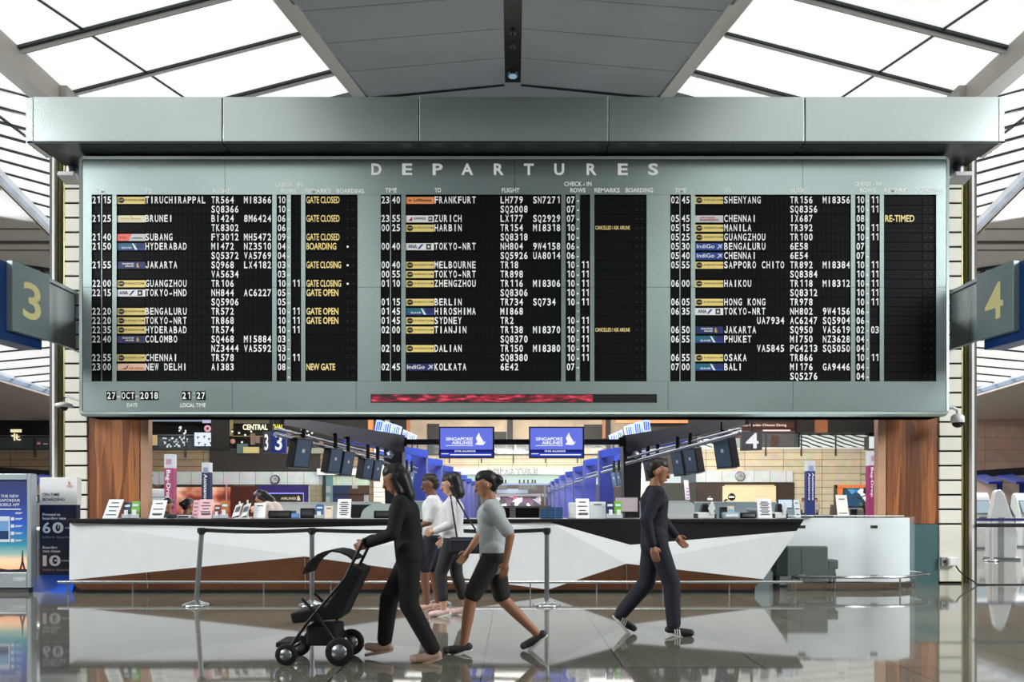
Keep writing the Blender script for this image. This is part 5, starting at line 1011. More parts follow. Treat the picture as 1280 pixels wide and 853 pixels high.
# ================================================================== CHECK-IN HALL BEHIND THE COUNTER
M_port0 = mat('black_navy_steel', (16, 17, 26), .35); M_port = mat('portal_navy', (34, 44, 112), .35); M_rail = mat('portal_rail', (150, 156, 170), .25, .8); M_pblue = mat('portal_blue', (40, 60, 150), .3)
M_lit = mat('lit_blue_white', (170, 190, 255), .4, emit=1.6)
ORD = ['first', 'second', 'third', 'fourth', 'fifth', 'sixth', 'seventh', 'eighth', 'ninth']
def portal(k, sg):
    y = 19.7+5.4*k; x = sg*2.95; mt = M_port0 if k == 0 else M_port
    t = thing('check_in_portal', '%s check-in portal from the counter in the row on the %s' % (ORD[k], 'left' if sg < 0 else 'right'), 'check-in portal', (x, y, 0), 'check-in portals, %s row' % ('left' if sg < 0 else 'right'))
    m = MB(); wt, wb = .24, .17 if k == 0 else .2
    v = [(x+sg*-wb, y, 0), (x+sg*wb, y, 0), (x+sg*wt, y, 3.02), (x-sg*wt, y, 2.98)]; m.poly(v, (0, .5, 0)); fixn(m.build('column', mt, t, bevel=.015))
    # canopy arm running outwards and towards the counter
    A = Vector((x-sg*.2, y+.05, 2.98)); B = Vector((sg*4.5, y-4.2, CH+.1115*(y-4.2) if k == 0 else 3.05)); u = (B-A).normalized(); wv = Vector((-u.y, u.x, 0)).normalized()*.09
    dp = .42 if k == 0 else .24; m = MB(); m.poly([A, B, B-UZ*.16, A-UZ*dp+u*.3, A-UZ*dp], wv); fixn(m.build('canopy_arm', mt if k == 0 else M_pblue, t))
    m = MB(); o = Vector((0, 0, -.3)); m.tube([A+o-UZ*.28+u*.35-wv, B+o+UZ*.06-wv], .03, 8); m.tube([A+o-UZ*.42+u*.35-wv*1.5, B+o-UZ*.04-wv*1.5], .045, 8); m.build('rail_tube', M_rail, t)
    if k == 0:
        m = MB(); c = W(CX+sg*151, 568, y-.02) if False else Vector((x+sg*.06, y-.0, CH+(HY-568.5)*y/F)); m.lathe(c, [(.0, -.04), (.085, -.04), (.1, -.02), (.1, .0), (0, .0)], 24, ax='y'); m.build('round_lamp', M_rail, t)
    return A, B, u
LMS = []
for sg in (-1, 1):
    for k in range(9):
        A, B, u = portal(k, sg); LMS.append((sg, k, A, B, u))
def pair(px0, px1, y0, y1, d, sg, lab):
    """one hanging check-in display seen almost edge-on: housing, glass, hanger"""
    c = W((px0+px1)/2, (y0+y1)/2, d); h = (y1-y0)*.92*d/F/2; yaw = math.radians(58)
    U = Vector((math.cos(yaw)*1, sg*-math.sin(yaw)*-1, 0)); U = Vector((math.cos(yaw), -sg*math.sin(yaw), 0)); w_ = (px1-px0)*d/F*.4/(math.cos(yaw)+.2); V = Vector((sg*-.16, 0, 1)).normalized(); N = U.cross(V).normalized()
    if N.y > 0: N = -N
    t = thing('hanging_monitor', lab, 'monitor', c, 'displays hung from the portal arms')
    m = MB(); m.obox(c-N*.05, U*w_, V*h, N*.1); m.build('casing', M_bplas, t, bevel=.01)
    m = MB(); m.obox(c+N*.052, U*w_*.86, V*h*.9, N*.002); s_ = m.build('screen', mat('dim_blue_glass', (96, 118, 146), .12), t); m = MB(); m.obox(c+N*.056+V*h*.15, U*w_*.16, V*h*.12, N*.001); m.build('painted_glint', M_wsat, s_)  # small white patch on the glass is a painted highlight
    m = MB(); tp = c+V*h; m.box(tp.x-.035, tp.x+.035, tp.y-.03, tp.y+.03, tp.z-.04, tp.z+.32); m.build('hanger', M_bplas, t)
    m = MB(); b_ = c-V*h*1.02; m.obox(b_, U*w_, V*.012, N*.06); m.build('lower_lip', M_steel, t)
for sg, nm in ((-1, 'left'), (1, 'right')):
    q = (lambda a: a) if sg < 0 else (lambda a: 2*641-a)
    for i, (a, c, y0, y1, d) in enumerate(((364, 389, 546, 587, 16.2), (407, 427, 559, 593, 17.0), (424, 442, 563, 596, 17.4), (450, 466, 572, 600, 18.3), (463, 477, 574, 602, 18.7))):
        lo, hi = sorted((q(a), q(c))); pair(lo, hi, y0, y1, d, sg, '%s display hung along the %s portal arm, counted from the outer end' % (ORD[i], nm))
    for k, (a, c, y0, y1, d) in enumerate(((503, 511, 588, 608, 23.4), (509, 517, 589, 609, 24.0))):
        lo, hi = sorted((q(a), q(c))); pair(lo, hi, y0, y1, d, sg, '%s small display hung behind the front column of the %s portal row' % (ORD[k], nm))
    # lit blue-white row panels standing along the portal arms
    for i, (a, c, y0, y1, d) in enumerate(((468, 478, 523, 540, 22), (479, 489, 526, 543, 23.5), (490, 500, 530, 545, 25), (502, 510, 537, 549, 27), (511, 519, 541, 552, 29))):
        lo, hi = sorted((q(a), q(c)))
        t = thing('lit_row_sign', '%s lit blue and white panel above the %s portal row' % (ORD[i], nm), 'lit panel', W((lo+hi)/2, y1, d), 'lit panels above the portals')
        m = MB(); p, r = W(lo, y1, d), W(hi, y0, d); s_ = -sg*.06; m.poly([(p.x, d, p.z), (r.x, d, p.z), (r.x+s_, d, r.z-(.1 if sg < 0 else 0)), (p.x+s_, d, r.z-(0 if sg < 0 else .1))], (0, .08, 0)); fixn(m.build('panel', M_lit, t))
        m = MB()
        for j in range(3): xx = p.x+(r.x-p.x)*(.25+.25*j); m.poly([(xx-.02, d-.01, p.z+.04), (xx+.01, d-.01, p.z+.04), (xx+s_*.6+.02, d-.01, r.z-.1), (xx+s_*.6-.01, d-.01, r.z-.1)], (0, .01, 0))
        fixn(m.build('blue_strokes', mat('lit_royal_blue', (60, 90, 220), .4, emit=.8), t)); m = MB(); m.box((p.x+r.x)/2-.03, (p.x+r.x)/2+.03, d+.03, d+.07, p.z-.6, p.z+.02); m.build('post', M_navy, t)
# cross bar with two airline screens
D0 = 19.75
t = thing('cross_bar', 'black steel bar joining the two front portal columns', 'bar', W(641, 553, D0)); m = MB(); m.R(500, 782, 549.3, 555.8, D0, .15); m.build('bar', M_port0, t); m = MB(); m.R(500, 508, 547, 558, D0-.02, .2); m.R(774, 782, 547, 558, D0-.02, .2); m.build('end_plate', M_port0, t)
c_scr = mat('screen_periwinkle', (104, 118, 226), .3, emit=.95); c_scrd = mat('screen_navy', (26, 34, 120), .3, emit=.9); c_scrb = mat('screen_royal', (44, 66, 190), .3, emit=.9); c_scrw = mat('screen_white', (245, 246, 255), .3, emit=1.0)
for x0, l in ((550.3, 'airline screen on the cross bar nearer the walkers, blue with a white bird'), (662.8, 'airline screen on the cross bar nearer the clock side, blue with a white bird')):
    l = 'lit blue airline screen on the cross bar, the one %s' % ('above the walkers' if x0 < 600 else 'clear of the walkers')
    d = D0-.12; t = thing('airline_screen', l, 'screen', W(x0+33, 573, d), 'airline screens on the cross bar'); m = MB(); m.R(x0-1.6, x0+67.6, 533.5, 573, d, .1); m.build('casing', M_bplas, t, bevel=.008)
    m = MB(); m.R(x0, x0+65.5, 535.2, 562.2, d-.004, .006, 0); m.R(x0, x0+65.5, 562.2, 566, d-.004, .006, 1); m.R(x0, x0+65.5, 566, 571.4, d-.004, .006, 2); s_ = m.build('display', [c_scr, c_scrd, c_scrb], t)
    m = MB(); wpx(m, 'SINGAPORE', x0+40.5, 549, d-.004, 4, 33.5, 'r', bold=.02); wpx(m, 'AIRLINES', x0+40.5, 553.8, d-.004, 4, 26, 'r', bold=.02); m.R(x0+7, x0+41, 557, 557.7, d-.007, .002); wpx(m, 'STAR ALLIANCE', x0+31, 564.2, d-.004, 2.2, 26, bold=.02); m.R(x0+12.5, x0+63.5, 568.1, 569.3, d-.007, .002); m.R(x0+1.5, x0+10.5, 567.1, 568, d-.007, .002)
    k = lambda x, y: W(x0+x, y, d-.007)
    for pts in ([(43.5, 556), (46.5, 552.5), (44.5, 548), (48.6, 540.8), (49.6, 545), (54.6, 553), (50, 556.6)], [(50.5, 556.6), (55, 553.2), (56, 551.5), (56.4, 553.5), (53.5, 556.6)]): m.poly([k(*p_) for p_ in pts], (0, .001, 0))
    fixn(m.build('screen_lettering', c_scrw, s_)); m = MB(); m.R(x0+28, x0+38, 545, 556, d+.1, .022); m.build('bracket', M_bplas, t)
# hanging number signs
M_litnum = mat('backlit_number', (245, 246, 250), .4, emit=.8)
d = 21.0; c = W(338.5, 552, d); t = thing('row_sign', 'two-faced hanging sign, black and blue, with a white three on each face', 'sign', c)
z0, z1 = W(0, 566, d).z, W(0, 539, d).z; L = 14.5*d/F; e0 = Vector((c.x, d, 0)); e1 = e0+Vector((-L, .3, 0)); e2 = e0+Vector((L*1.02, .3, 0))
for e, mt, nm, s_ in ((e1, mat('sign_black_navy', (18, 20, 36), .4), 'black_face', -1), (e2, mat('sign_deep_blue', (18, 48, 140), .35), 'blue_face', 1)):
    m = MB(); m.poly([e0+UZ*z0, e+UZ*z0, e+UZ*z1, e0+UZ*z1], (0, .12, 0)); f_ = fixn(m.build(nm, mt, t)); m = MB(); U = (e-e0).normalized()*s_; n_ = Vector((U.y, -U.x, 0)); write(m, '3', (e+e0)/2+UZ*(z0+z1)/2+n_*.012, U, UZ, 20*d/F, 9.5*d/F, bold=.02); m.build('number', M_litnum, f_)
m = MB(); m.box(c.x-.03, c.x+.03, d+.06, d+.12, z1-.02, 9.35); m.build('hanging_pole', M_ink, t)
c = W(940, 551, d); t = thing('row_sign', 'square black hanging sign with a white four before the red shopfront', 'sign', c)
p, r = W(927, 563.5, d), W(954, 539, d); m = MB(); m.poly([p, Vector((r.x, d+.1, p.z+.02)), Vector((r.x, d+.1, r.z+.01)), Vector((p.x, d, r.z-.02))], (0, .15, 0)); f_ = fixn(m.build('black_face', mat('sign_black_navy', (18, 20, 36), .4), t)); m = MB(); write(m, '4', Vector(((p.x+r.x)/2, d+.02, (p.z+r.z)/2)), UX, UZ, 19*d/F, 16*d/F, bold=.02); m.build('number', M_litnum, f_)
m = MB(); m.box(c.x, c.x+.05, d+.1, d+.16, r.z-.02, 9.45); m.build('hanging_pole', M_ink, t)
# lettering DEPARTURE on the far fascia
d = D2-.42; t = thing('departure_sign', 'outlined DEPARTURE letters standing on the pale teal fascia at the far end of the hall', 'sign', W(641, 593, d))
for i, ch in enumerate('DEPARTURE'):
    x = 609.5+7.1*i; m = MB(); wpx(m, ch, x+2.9, 589.3, d-.02, 7.6, 6.6, bold=.05); m.build('dark_letter', M_dgrey, t); m = MB(); wpx(m, ch, x+2.9, 589.3, d-.04, 6.8, 5.4, bold=-.012); m.build('light_letter', mat('pale_letter', (215, 222, 222), .4), t)

# ------------------------------------------------ far hall: flight boards, retail, back desks
for a, c, l in ((611, 634, 'black flight board under the DEPARTURE fascia, nearer the walkers'), (648, 671, 'black flight board under the DEPARTURE fascia, clear of the walkers')):
    d = 62; t = thing('flight_board', l, 'flight board', W((a+c)/2, 612, d)); m = MB(); m.R(a, c, 604, 612.5, d, .2); m.build('board', M_bplas, t)
    m = MB(); 
    for x in (a+.5, a+6, a+11, a+16.5, c-3): m.R(x, x+2, 600, 604, d, .2)
    m.build('header', M_ink, t); m = MB(); [m.R(a+1+5*i, a+4+5*i, 605.5+2*j, 606.3+2*j, d-.02, .02) for i in range(4) for j in range(3)]; m.build('lit_lines', mat('lit_grey', (120, 130, 140), .4, emit=.4), t)
t = thing('hall_crossbar', 'thin blue-grey bar across the far hall under the DEPARTURE fascia', 'bar', W(641, 606, 58)); m = MB(); m.R(596, 688, 604.5, 606.6, 58, .15); m.build('bar', mat('slate_blue', (84, 100, 140), .4), t); m = MB(); m.R(601, 603, 606.6, 640, 58, .15); m.R(680, 682, 606.6, 640, 58, .15); m.build('post', M_dgrey, t)
sm = bpy.data.materials.new('retail_goods'); sm.use_nodes = True; nt = sm.node_tree; b = nt.nodes['Principled BSDF']; tc = nt.nodes.new('ShaderNodeTexCoord'); v1 = nt.nodes.new('ShaderNodeTexVoronoi'); v1.inputs['Scale'].default_value = 2.3; nt.links.new(tc.outputs['Object'], v1.inputs['Vector']); rp = nt.nodes.new('ShaderNodeValToRGB'); rp.color_ramp.interpolation = 'CONSTANT'; e = rp.color_ramp.elements
e[0].position = 0; e[0].color = lin((50, 44, 52)); e[1].position = .85; e[1].color = lin((240, 236, 245))
for p_, c3 in ((.2, (200, 190, 205)), (.38, (90, 60, 90)), (.5, (216, 90, 120)), (.58, (150, 150, 170)), (.72, (60, 60, 84))): x = e.new(p_); x.color = lin(c3)
s2 = nt.nodes.new('ShaderNodeSeparateColor'); nt.links.new(v1.outputs['Color'], s2.inputs[0]); nt.links.new(s2.outputs[0], rp.inputs['Fac']); nt.links.new(rp.outputs['Color'], b.inputs['Base Color']); nt.links.new(rp.outputs['Color'], b.inputs['Emission Color']); b.inputs['Emission Strength'].default_value = .55
d = 64; t = thing('shop_display', 'bright retail display wall of mixed goods at the far end of the hall', 'shop display', W(641, 645, d)); m = MB(); m.R(608, 676, 621, 640, d, .5); m.build('goods', sm, t); m = MB(); m.R(600, 684, 617.5, 621, d-.3, .8); m.build('canopy', mat('grey_canopy', (120, 122, 130), .4), t); m = MB(); m.R(621, 660, 611.5, 617, d-.1, .1, 0); m.build('lit_banner', mat('lit_banner', (190, 205, 230), .4, emit=.6), t)
m = MB(); [m.R(x, x+1.2, 618, 645, d-.35, .2) for x in (604, 676)]; m.build('post', M_dgrey, t); m = MB(); m.R(608, 676, 640, 651, d, .5); m.build('plinth', M_grey, t)
d = 15.5; t = thing('back_desk', 'grey back desk with two black recesses seen behind the faceted counter', 'desk', Vector((W(643, 0, d).x, d, 0)))
p, r = W(598, 632.6, d), W(686, 632.6, d); m = MB(); m.box(p.x, r.x, d+.1, d+.5, 0, p.z-.03); m.build('carcass', M_bplas, t); m = MB(); m.box(p.x-.05, r.x+.05, d-.02, d+.55, p.z-.04, p.z); m.build('top', mat('warm_grey_top', (176, 174, 172), .4), t)
m = MB()
for a, c in ((598, 603.5), (637, 644.5), (674, 690)): m.R(a, c, 634, 652, d, .12)
m.build('upright', mat('warm_grey_top', (176, 174, 172), .4), t); m = MB(); m.box(W(604, 0, d).x, W(636, 0, d).x, d+.04, d+.09, .7, W(0, 638, d).z); m.box(W(645, 0, d).x, W(673, 0, d).x, d+.04, d+.09, .7, W(0, 638, d).z); m.build('recess_panel', M_ink, t)
t = thing('desk_telephone', 'small pale telephone on the middle upright of the grey back desk', 'telephone', W(640.5, 632.6, d)); m = MB(); m.box(W(638, 0, d).x, W(643, 0, d).x, d+.1, d+.22, p.z, p.z+.04); m.build('base', M_wsat, t); m = MB(); m.tube([W(637.5, 629, d+.15), W(643.5, 629, d+.15)], .015, 8); m.build('handset', M_cw, t)

# ------------------------------------------------ mezzanine left
dM = D1-.25
def lit(name, label, cat, a, c, y0, y1, d, col, e=.8, group=None, extra=None):
    t = thing(name, label, cat, W((a+c)/2, y1, d), group); m = MB(); m.R(a, c, y0, y1, d, .12); m.build('lit_face', mat(name+'_glow_%d_%d_%d' % col, col, .4, emit=e), t)
    m = MB(); m.R(a-.5, c+.5, y0-.5, y1+.5, d+.03, 1.8); m.build('frame', M_dgrey, t)
    if extra: extra(t)
    return t
def railing(x0, x1, step, y0, y1, d, lab, gl=None, pc=M_dgrey):
    t = thing('glass_railing', lab, 'railing', W((x0+x1)/2, y1, d)); m = MB(); m.tube([W(x0, y0, d), W(x1, y0, d)], .06, 8); m.build('handrail', M_steel, t); x = x0+1
    while x < x1: m = MB(); m.R(x, x+1.6, y0, y1+10, d-.05, .1); m.build('post', pc, t); x += step
    m = MB(); m.R(x0, x1, y0+2, y1-.6, d+.02, .03); m.build('glass', gl or M_rg, t)
M_rg = bpy.data.materials.new('clear_railing_glass'); M_rg.use_nodes = True; b = M_rg.node_tree.nodes['Principled BSDF']; b.inputs['Base Color'].default_value = lin((150, 170, 175)); b.inputs['Alpha'].default_value = .12; b.inputs['Roughness'].default_value = .05
railing(187, 268, 43, 544.5, 561.7, D1-.06, 'glass railing along the dark left mezzanine'); railing(-60, 62, 51, 545, 561.7, D1-.06, 'glass railing on the mezzanine beyond the poster box')
railing(440, 850, 40, 553, 569, D2-.06, 'glass railing along the far mezzanine above the DEPARTURE fascia')
t = thing('sparkle_tree', 'branching decoration of tiny white lights on the dark left mezzanine', 'decoration', W(212, 561, D1+.6)); rg = random.Random(4); m = MB(); tw = MB()
for i in range(46):
    x, y = rg.uniform(199, 234), rg.uniform(547, 559) if i < 36 else rg.uniform(533, 547)
    if i >= 36: x = rg.uniform(224, 232)
    m.ball(W(x, y, D1+.5), .05+rg.random()*.05, 6)
for i in range(9): x = 200+4*i; tw.tube([W(x, 561, D1+.6), W(x+rg.uniform(-2, 2), 553, D1+.6), W(x+rg.uniform(-4, 4), 547, D1+.6)], .025, 5)
tw.tube([W(228, 561, D1+.6), W(228, 545, D1+.6), W(227, 534, D1+.6)], .03, 5); m.build('light_points', mat('spark_white', (230, 235, 245), .4, emit=1.0), t); tw.build('twigs', M_dgrey, t)
def plan(t):
    m = MB()
    for x, y in ((246, 546), (247.5, 553), (254, 545), (260, 548), (255, 555), (262, 553)): m.R(x, x+3, y, y+1, dM-.02, .02); m.R(x+.6, x+1.6, y, y+3, dM-.02, .02)
    m.build('printed_plan', M_dgrey, t)
lit('lightbox', 'white lit map box behind the left mezzanine railing', 'lightbox', 243, 263.5, 541, 558, dM, (225, 235, 245), .9, None, plan)
t = thing('round_sign', 'round pink neon sign above the white map box', 'sign', W(259.5, 536, dM)); m = MB(); m.lathe(W(259.5, 536, dM), [(.12, -.04), (.25, -.04), (.25, .02), (.12, .02)], 20, ax='y', caps=False); m.build('ring', mat('pink_neon', (236, 160, 180), .4, emit=.9), t); m = MB(); m.cyl(W(259.5, 536, dM+.05), W(259.5, 536, dM+.02), .1, n=16); m.build('centre', M_dgrey, t)
lit('lightbox', 'violet lit sign cut off by the underside of the board', 'lightbox', 253, 263.5, 520, 529, dM, (190, 185, 225), .8); lit('lightbox', 'slim gold lit doorway frame on the left mezzanine', 'lightbox', 190.5, 196.5, 544, 557, dM, (205, 180, 130), .7); lit('strip_light', 'long pale ceiling strip above the dark left mezzanine', 'lit strip', 187, 253, 521, 527, dM, (150, 168, 190), .6)
t = thing('mezzanine_column', 'thick dark column on the left mezzanine beside the restaurant', 'column', W(275, 561, D1-.1)); m = MB(); m.R(263.5, 286.5, 515, 562, D1-.15, .8); m.build('shaft', mat('dark_column', (34, 30, 27), .5), t); m = MB(); m.R(263, 287, 560, 563, D1-.2, .9); m.build('base', M_ink, t)
# restaurant with cream and yellow letters
t = thing('restaurant_front', 'restaurant front with cream and yellow lit letters, gold trim and warm shelves', 'shopfront', W(340, 562, D1))
m = MB(); m.R(287, 290.5, 521, 545, dM, .2); m.R(290.5, 384, 545, 545.8, dM, .2); m.build('gold_trim', mat('gold_trim', (196, 176, 110), .4, emit=.3), t); m = MB(); m.R(290.5, 336, 523, 529.5, dM+.3, .2); m.build('fascia', mat('olive_fascia', (140, 132, 104), .5, emit=.15), t)
m = MB(); wpx(m, 'CENTRAL', 319, 534.2, dM-.1, 7, 31, bold=.03); m.build('cream_lettering', mat('cream_neon', (255, 248, 215), .4, emit=1.1), t); m = MB(); wpx(m, 'THAI', 346, 534.2, dM-.1, 7, 13, bold=.03); m.build('yellow_lettering', mat('yellow_neon', (236, 226, 80), .4, emit=1.1), t)
m = MB(); m.R(304, 322.5, 559, 566.5, D1-.5, .3, 0); m.R(352, 366, 559, 567, D1-.5, .3, 1); m.R(389, 407, 560, 567, D1-.5, .3, 2); m.R(296, 309, 555, 567, D1-.35, .2, 3); m.R(313, 318, 542, 556, D1-.35, .2, 4); m.R(319, 324, 546, 554, D1-.35, .2, 4); m.build('counter_front', [mat('lit_cream_box', (226, 210, 140), .5, emit=.6), mat('lit_amber_box', (216, 180, 96), .5, emit=.6), mat('lit_wall_box', (200, 200, 180), .5, emit=.4), mat('dim_teal_box', (120, 150, 145), .5, emit=.3), mat('rose_wall_box', (180, 150, 138), .5, emit=.3)], t)
for x, y in ((290.5, 539.5), (298.8, 541.5), (306.5, 544), (314, 539.5), (302.5, 553), (354, 537), (367.5, 542), (377, 537), (384.5, 539), (390, 541.5), (386, 544)):
    b0_ = W(x, y, dM); t2 = thing('downlight', 'small round white downlight in the dark restaurant ceiling', 'light', b0_, 'restaurant downlights'); m = MB(); m.ball(b0_, .075, 10); m.build('bulb', mat('bulb_white', (255, 250, 235), .4, emit=1.3), t2); m = MB(); m.cyl(b0_+Vector((0, 0, .05)), b0_+Vector((0, 0, .16)), .07, n=10); m.build('cap', M_ink, t2)
for x, y in ((291, 552), (362, 541), (402, 552)):
    b0_ = W(x, y, dM-.1); t2 = thing('globe_lamp', 'copper pink globe lamp hanging in the restaurant', 'lamp', b0_, 'copper globe lamps'); m = MB(); m.ball(b0_, .19, 14); m.build('globe', mat('copper_globe', (212, 150, 124), .3, emit=.5), t2); m = MB(); m.cyl(b0_+Vector((0, 0, .18)), b0_+Vector((0, 0, .9)), .015, n=6); m.build('cord', M_ink, t2)
t = thing('shop_sign', 'small lit sign strokes in the dark shop beyond the poster box', 'sign', W(20, 545, D1-.2)); m = MB(); [m.R(13+2.3*i, 14.6+2.3*i, 537, 540.6, D1-.2, .1) for i in range(6)]; m.R(17, 18, 542, 551, D1-.2, .1); m.R(14, 16.5, 544, 546, D1-.2, .1); m.R(18.5, 23.5, 546, 547, D1-.2, .1); m.R(20, 21, 543, 550, D1-.2, .1); m.R(22, 25, 549, 550.6, D1-.2, .1); m.build('lit_strokes', mat('warm_neon', (240, 226, 180), .4, emit=1.0), t); m = MB(); m.R(12, 27, 535.6, 536.2, D1-.15, .1); m.build('bar', M_dgrey, t)
t = thing('shop_shelf', 'dim shelf with small pale goods in the dark shop beyond the poster box', 'shelf', W(52, 556, D1-.2)); m = MB(); m.R(44, 61, 556, 556.8, D1-.2, .2); m.build('board', M_dgrey, t); m = MB(); m.R(46, 49, 553, 556, D1-.2, .15, 0); m.R(54, 58, 554.6, 556, D1-.2, .15, 1); m.build('goods', [mat('pink_goods', (210, 130, 130), .5, emit=.4), M_wsat], t)
# ------------------------------------------------ ground floor left: lounge
wmur = bpy.data.materials.new('warm_mural'); wmur.use_nodes = True; nt = wmur.node_tree; b = nt.nodes['Principled BSDF']; tc = nt.nodes.new('ShaderNodeTexCoord'); mp = nt.nodes.new('ShaderNodeMapping'); mp.inputs['Scale'].default_value = (.55, 1, .8); n1 = nt.nodes.new('ShaderNodeTexNoise'); n1.inputs['Scale'].default_value = .9; n1.inputs['Detail'].default_value = 2; rp = nt.nodes.new('ShaderNodeValToRGB'); e = rp.color_ramp.elements; e[0].position = .32; e[0].color = lin((60, 36, 34)); e[1].position = .68; e[1].color = lin((240, 222, 200)); x = e.new(.44); x.color = lin((150, 64, 48)); x = e.new(.55); x.color = lin((214, 150, 124))
nt.links.new(tc.outputs['Object'], mp.inputs['Vector']); nt.links.new(mp.outputs['Vector'], n1.inputs['Vector']); nt.links.new(n1.outputs['Fac'], rp.inputs['Fac']); nt.links.new(rp.outputs['Color'], b.inputs['Base Color']); nt.links.new(rp.outputs['Color'], b.inputs['Emission Color']); b.inputs['Emission Strength'].default_value = .35
d = D1-.5; t = thing('photo_mural', 'large warm red and beige lit photo mural behind the seated man', 'mural', W(245, 660, d)); m = MB(); m.R(203, 288, 609, 662, d, .1); m.build('picture', wmur, t); m = MB(); m.R(202, 289, 606.5, 609, d-.1, .3); m.build('frame', M_dbrown, t)
t = thing('lounge_wall', 'deep red lounge wall with a pale post beside the purple-lit sign', 'wall panel', W(305, 660, d)); m = MB(); m.R(289, 322, 608, 662, d, .1); m.build('panel', mat('deep_red_wall', (128, 62, 50), .4, emit=.12), t); m = MB(); m.R(282, 283.6, 606, 640, d-.2, .1); m.build('post', mat('rose_post', (190, 140, 130), .5), t)
t = thing('airline_lounge_sign', 'black lounge sign with pale letters glowing purple round its edge under the clock', 'sign', W(350, 628, d)); m = MB(); m.R(323, 378.5, 617.5, 628, d-.4, .15); p_ = m.build('panel', M_ink, t); m = MB(); m.R(319, 386, 607, 631, d+.02, .08); m.build('backing', mat('violet_wall', (54, 42, 128), .5, emit=.35), t); m = MB(); m.R(322.2, 379.4, 616.4, 629, d-.3, .05); m.build('glow_edge', mat('violet_led', (150, 150, 255), .4, emit=1.5), t)
m = MB(); wpx(m, 'AIRLINES', 360.5, 623.4, d-.4, 3, 19, bold=.02); m.poly([W(371, 626, d-.44), W(371.6, 621.6, d-.44), W(373, 619.5, d-.44), W(374.6, 622, d-.44), W(375.6, 626, d-.44)], (0, .02, 0)); fixn(m.build('lettering', mat('lit_gold', (220, 205, 170), .4, emit=.8), p_)); m = MB(); m.R(385.6, 387.4, 607, 640, d-.3, .2); m.build('side_post', M_grey, t)
t = thing('stone_panel', 'olive stone panel beside the purple-lit lounge sign', 'wall panel', W(395, 660, d)); m = MB(); m.R(388, 403, 607, 662, d, .1); m.build('panel', tile_mat('olive_stone', (158, 152, 122), .9, .4, (120, 115, 92)), t); m = MB(); m.R(387.6, 403, 605.6, 607, d-.05, .15); m.build('cap', M_grey, t)
t = thing('glass_entrance', 'glazed entrance bay with blue panels left of the orange wood post', 'entrance', W(433, 660, d)); m = MB(); m.R(403.5, 406.5, 594, 662, d-.3, .2); m.R(416, 461, 617, 618.2, d-.3, .1); m.build('frame', M_ink, t); m = MB(); m.R(406.5, 416, 594, 662, d, .1, 0); m.R(416, 436.5, 607, 662, d, .1, 1); m.R(436.5, 461.5, 607, 662, d, .1, 2); m.R(406.8, 413, 608, 616, d-.05, .04, 3); m.R(407, 412, 621, 629, d-.05, .04, 3); m.R(440, 447, 607, 611, d-.05, .04, 3); m.R(455, 461, 619, 628, d-.05, .04, 3); m.build('pane', [mat('teal_pane', (96, 130, 136), .2), mat('slate_blue_pane', (84, 96, 138), .2, emit=.15), mat('brown_pane', (70, 52, 44), .25), mat('white_goods', (205, 210, 212), .5, emit=.3)], t)
def clock(px, py, r, d, lab, rim):
    c = W(px, py, d); R_ = r*d/F; t = thing('wall_clock', lab, 'clock', c); m = MB(); m.lathe(c, [(R_*.82, -.14), (R_, -.12), (R_*1.05, 0), (R_*.8, 0)], 28, ax='y', caps=False); m.build('rim', rim, t); m = MB(); m.cyl(c+Vector((0, -.1, 0)), c, R_*.86, n=28); m.build('dial', mat('clock_white', (240, 242, 242), .4, emit=.25), t)
    for a_, l_ in ((20, .5), (100, .7)): m = MB(); q_ = math.radians(a_); m.obox(c+Vector((math.sin(q_)*R_*l_*.45, -.115, math.cos(q_)*R_*l_*.45)), Vector((math.sin(q_), 0, math.cos(q_)))*R_*l_*.5, Vector((math.cos(q_), 0, -math.sin(q_)))*R_*.05, (0, .01, 0)); m.build('hand', M_ink, t)
clock(344, 599.8, 5.6, D1-.35, 'round clock with a black rim on the white band above the lounge sign', M_ink); clock(925, 595.6, 6, D1-.35, 'round clock with a grey rim on the white band right of the black four sign', M_steel)
# ------------------------------------------------ mezzanine right
dR = D1-.3
t = thing('restaurant_front', 'dark red restaurant front with pale Peach Garden lettering above white glass', 'shopfront', W(945, 560, dR)); m = MB(); m.R(912, 993, 527.5, 559, dR+.3, .2); m.R(914, 993, 528, 535, dR+.1, .2, 1); m.build('fascia', [mat('wine_front', (70, 26, 24), .5), mat('wine_fascia', (120, 62, 50), .5, emit=.1)], t); m = MB(); wpx(m, 'Peach Garden Chinese Dining', 953.5, 531.6, dR+.05, 2.9, 59, bold=.012); m.lathe(W(919.3, 531.5, dR), [(.12, -.03), (.17, -.03), (.17, .03), (.12, .03)], 14, ax='y', caps=False); m.build('lettering', mat('peach_neon', (246, 226, 200), .4, emit=1.0), t)
m = MB(); m.R(911, 927, 537, 541, dR, .1, 0); m.R(954, 988, 537.5, 539, dR, .1, 0); m.R(912, 927, 543, 546, dR, .1, 1); m.R(913, 927, 548, 559, dR, .1, 2); m.R(965, 972, 545, 557, dR, .1, 3); m.build('lit_window', [mat('pink_tube', (250, 214, 210), .4, emit=1.0), mat('red_menu', (216, 90, 84), .4, emit=.6), mat('pale_goods', (210, 208, 205), .5, emit=.5), mat('warm_figures', (130, 90, 70), .5, emit=.2)], t)
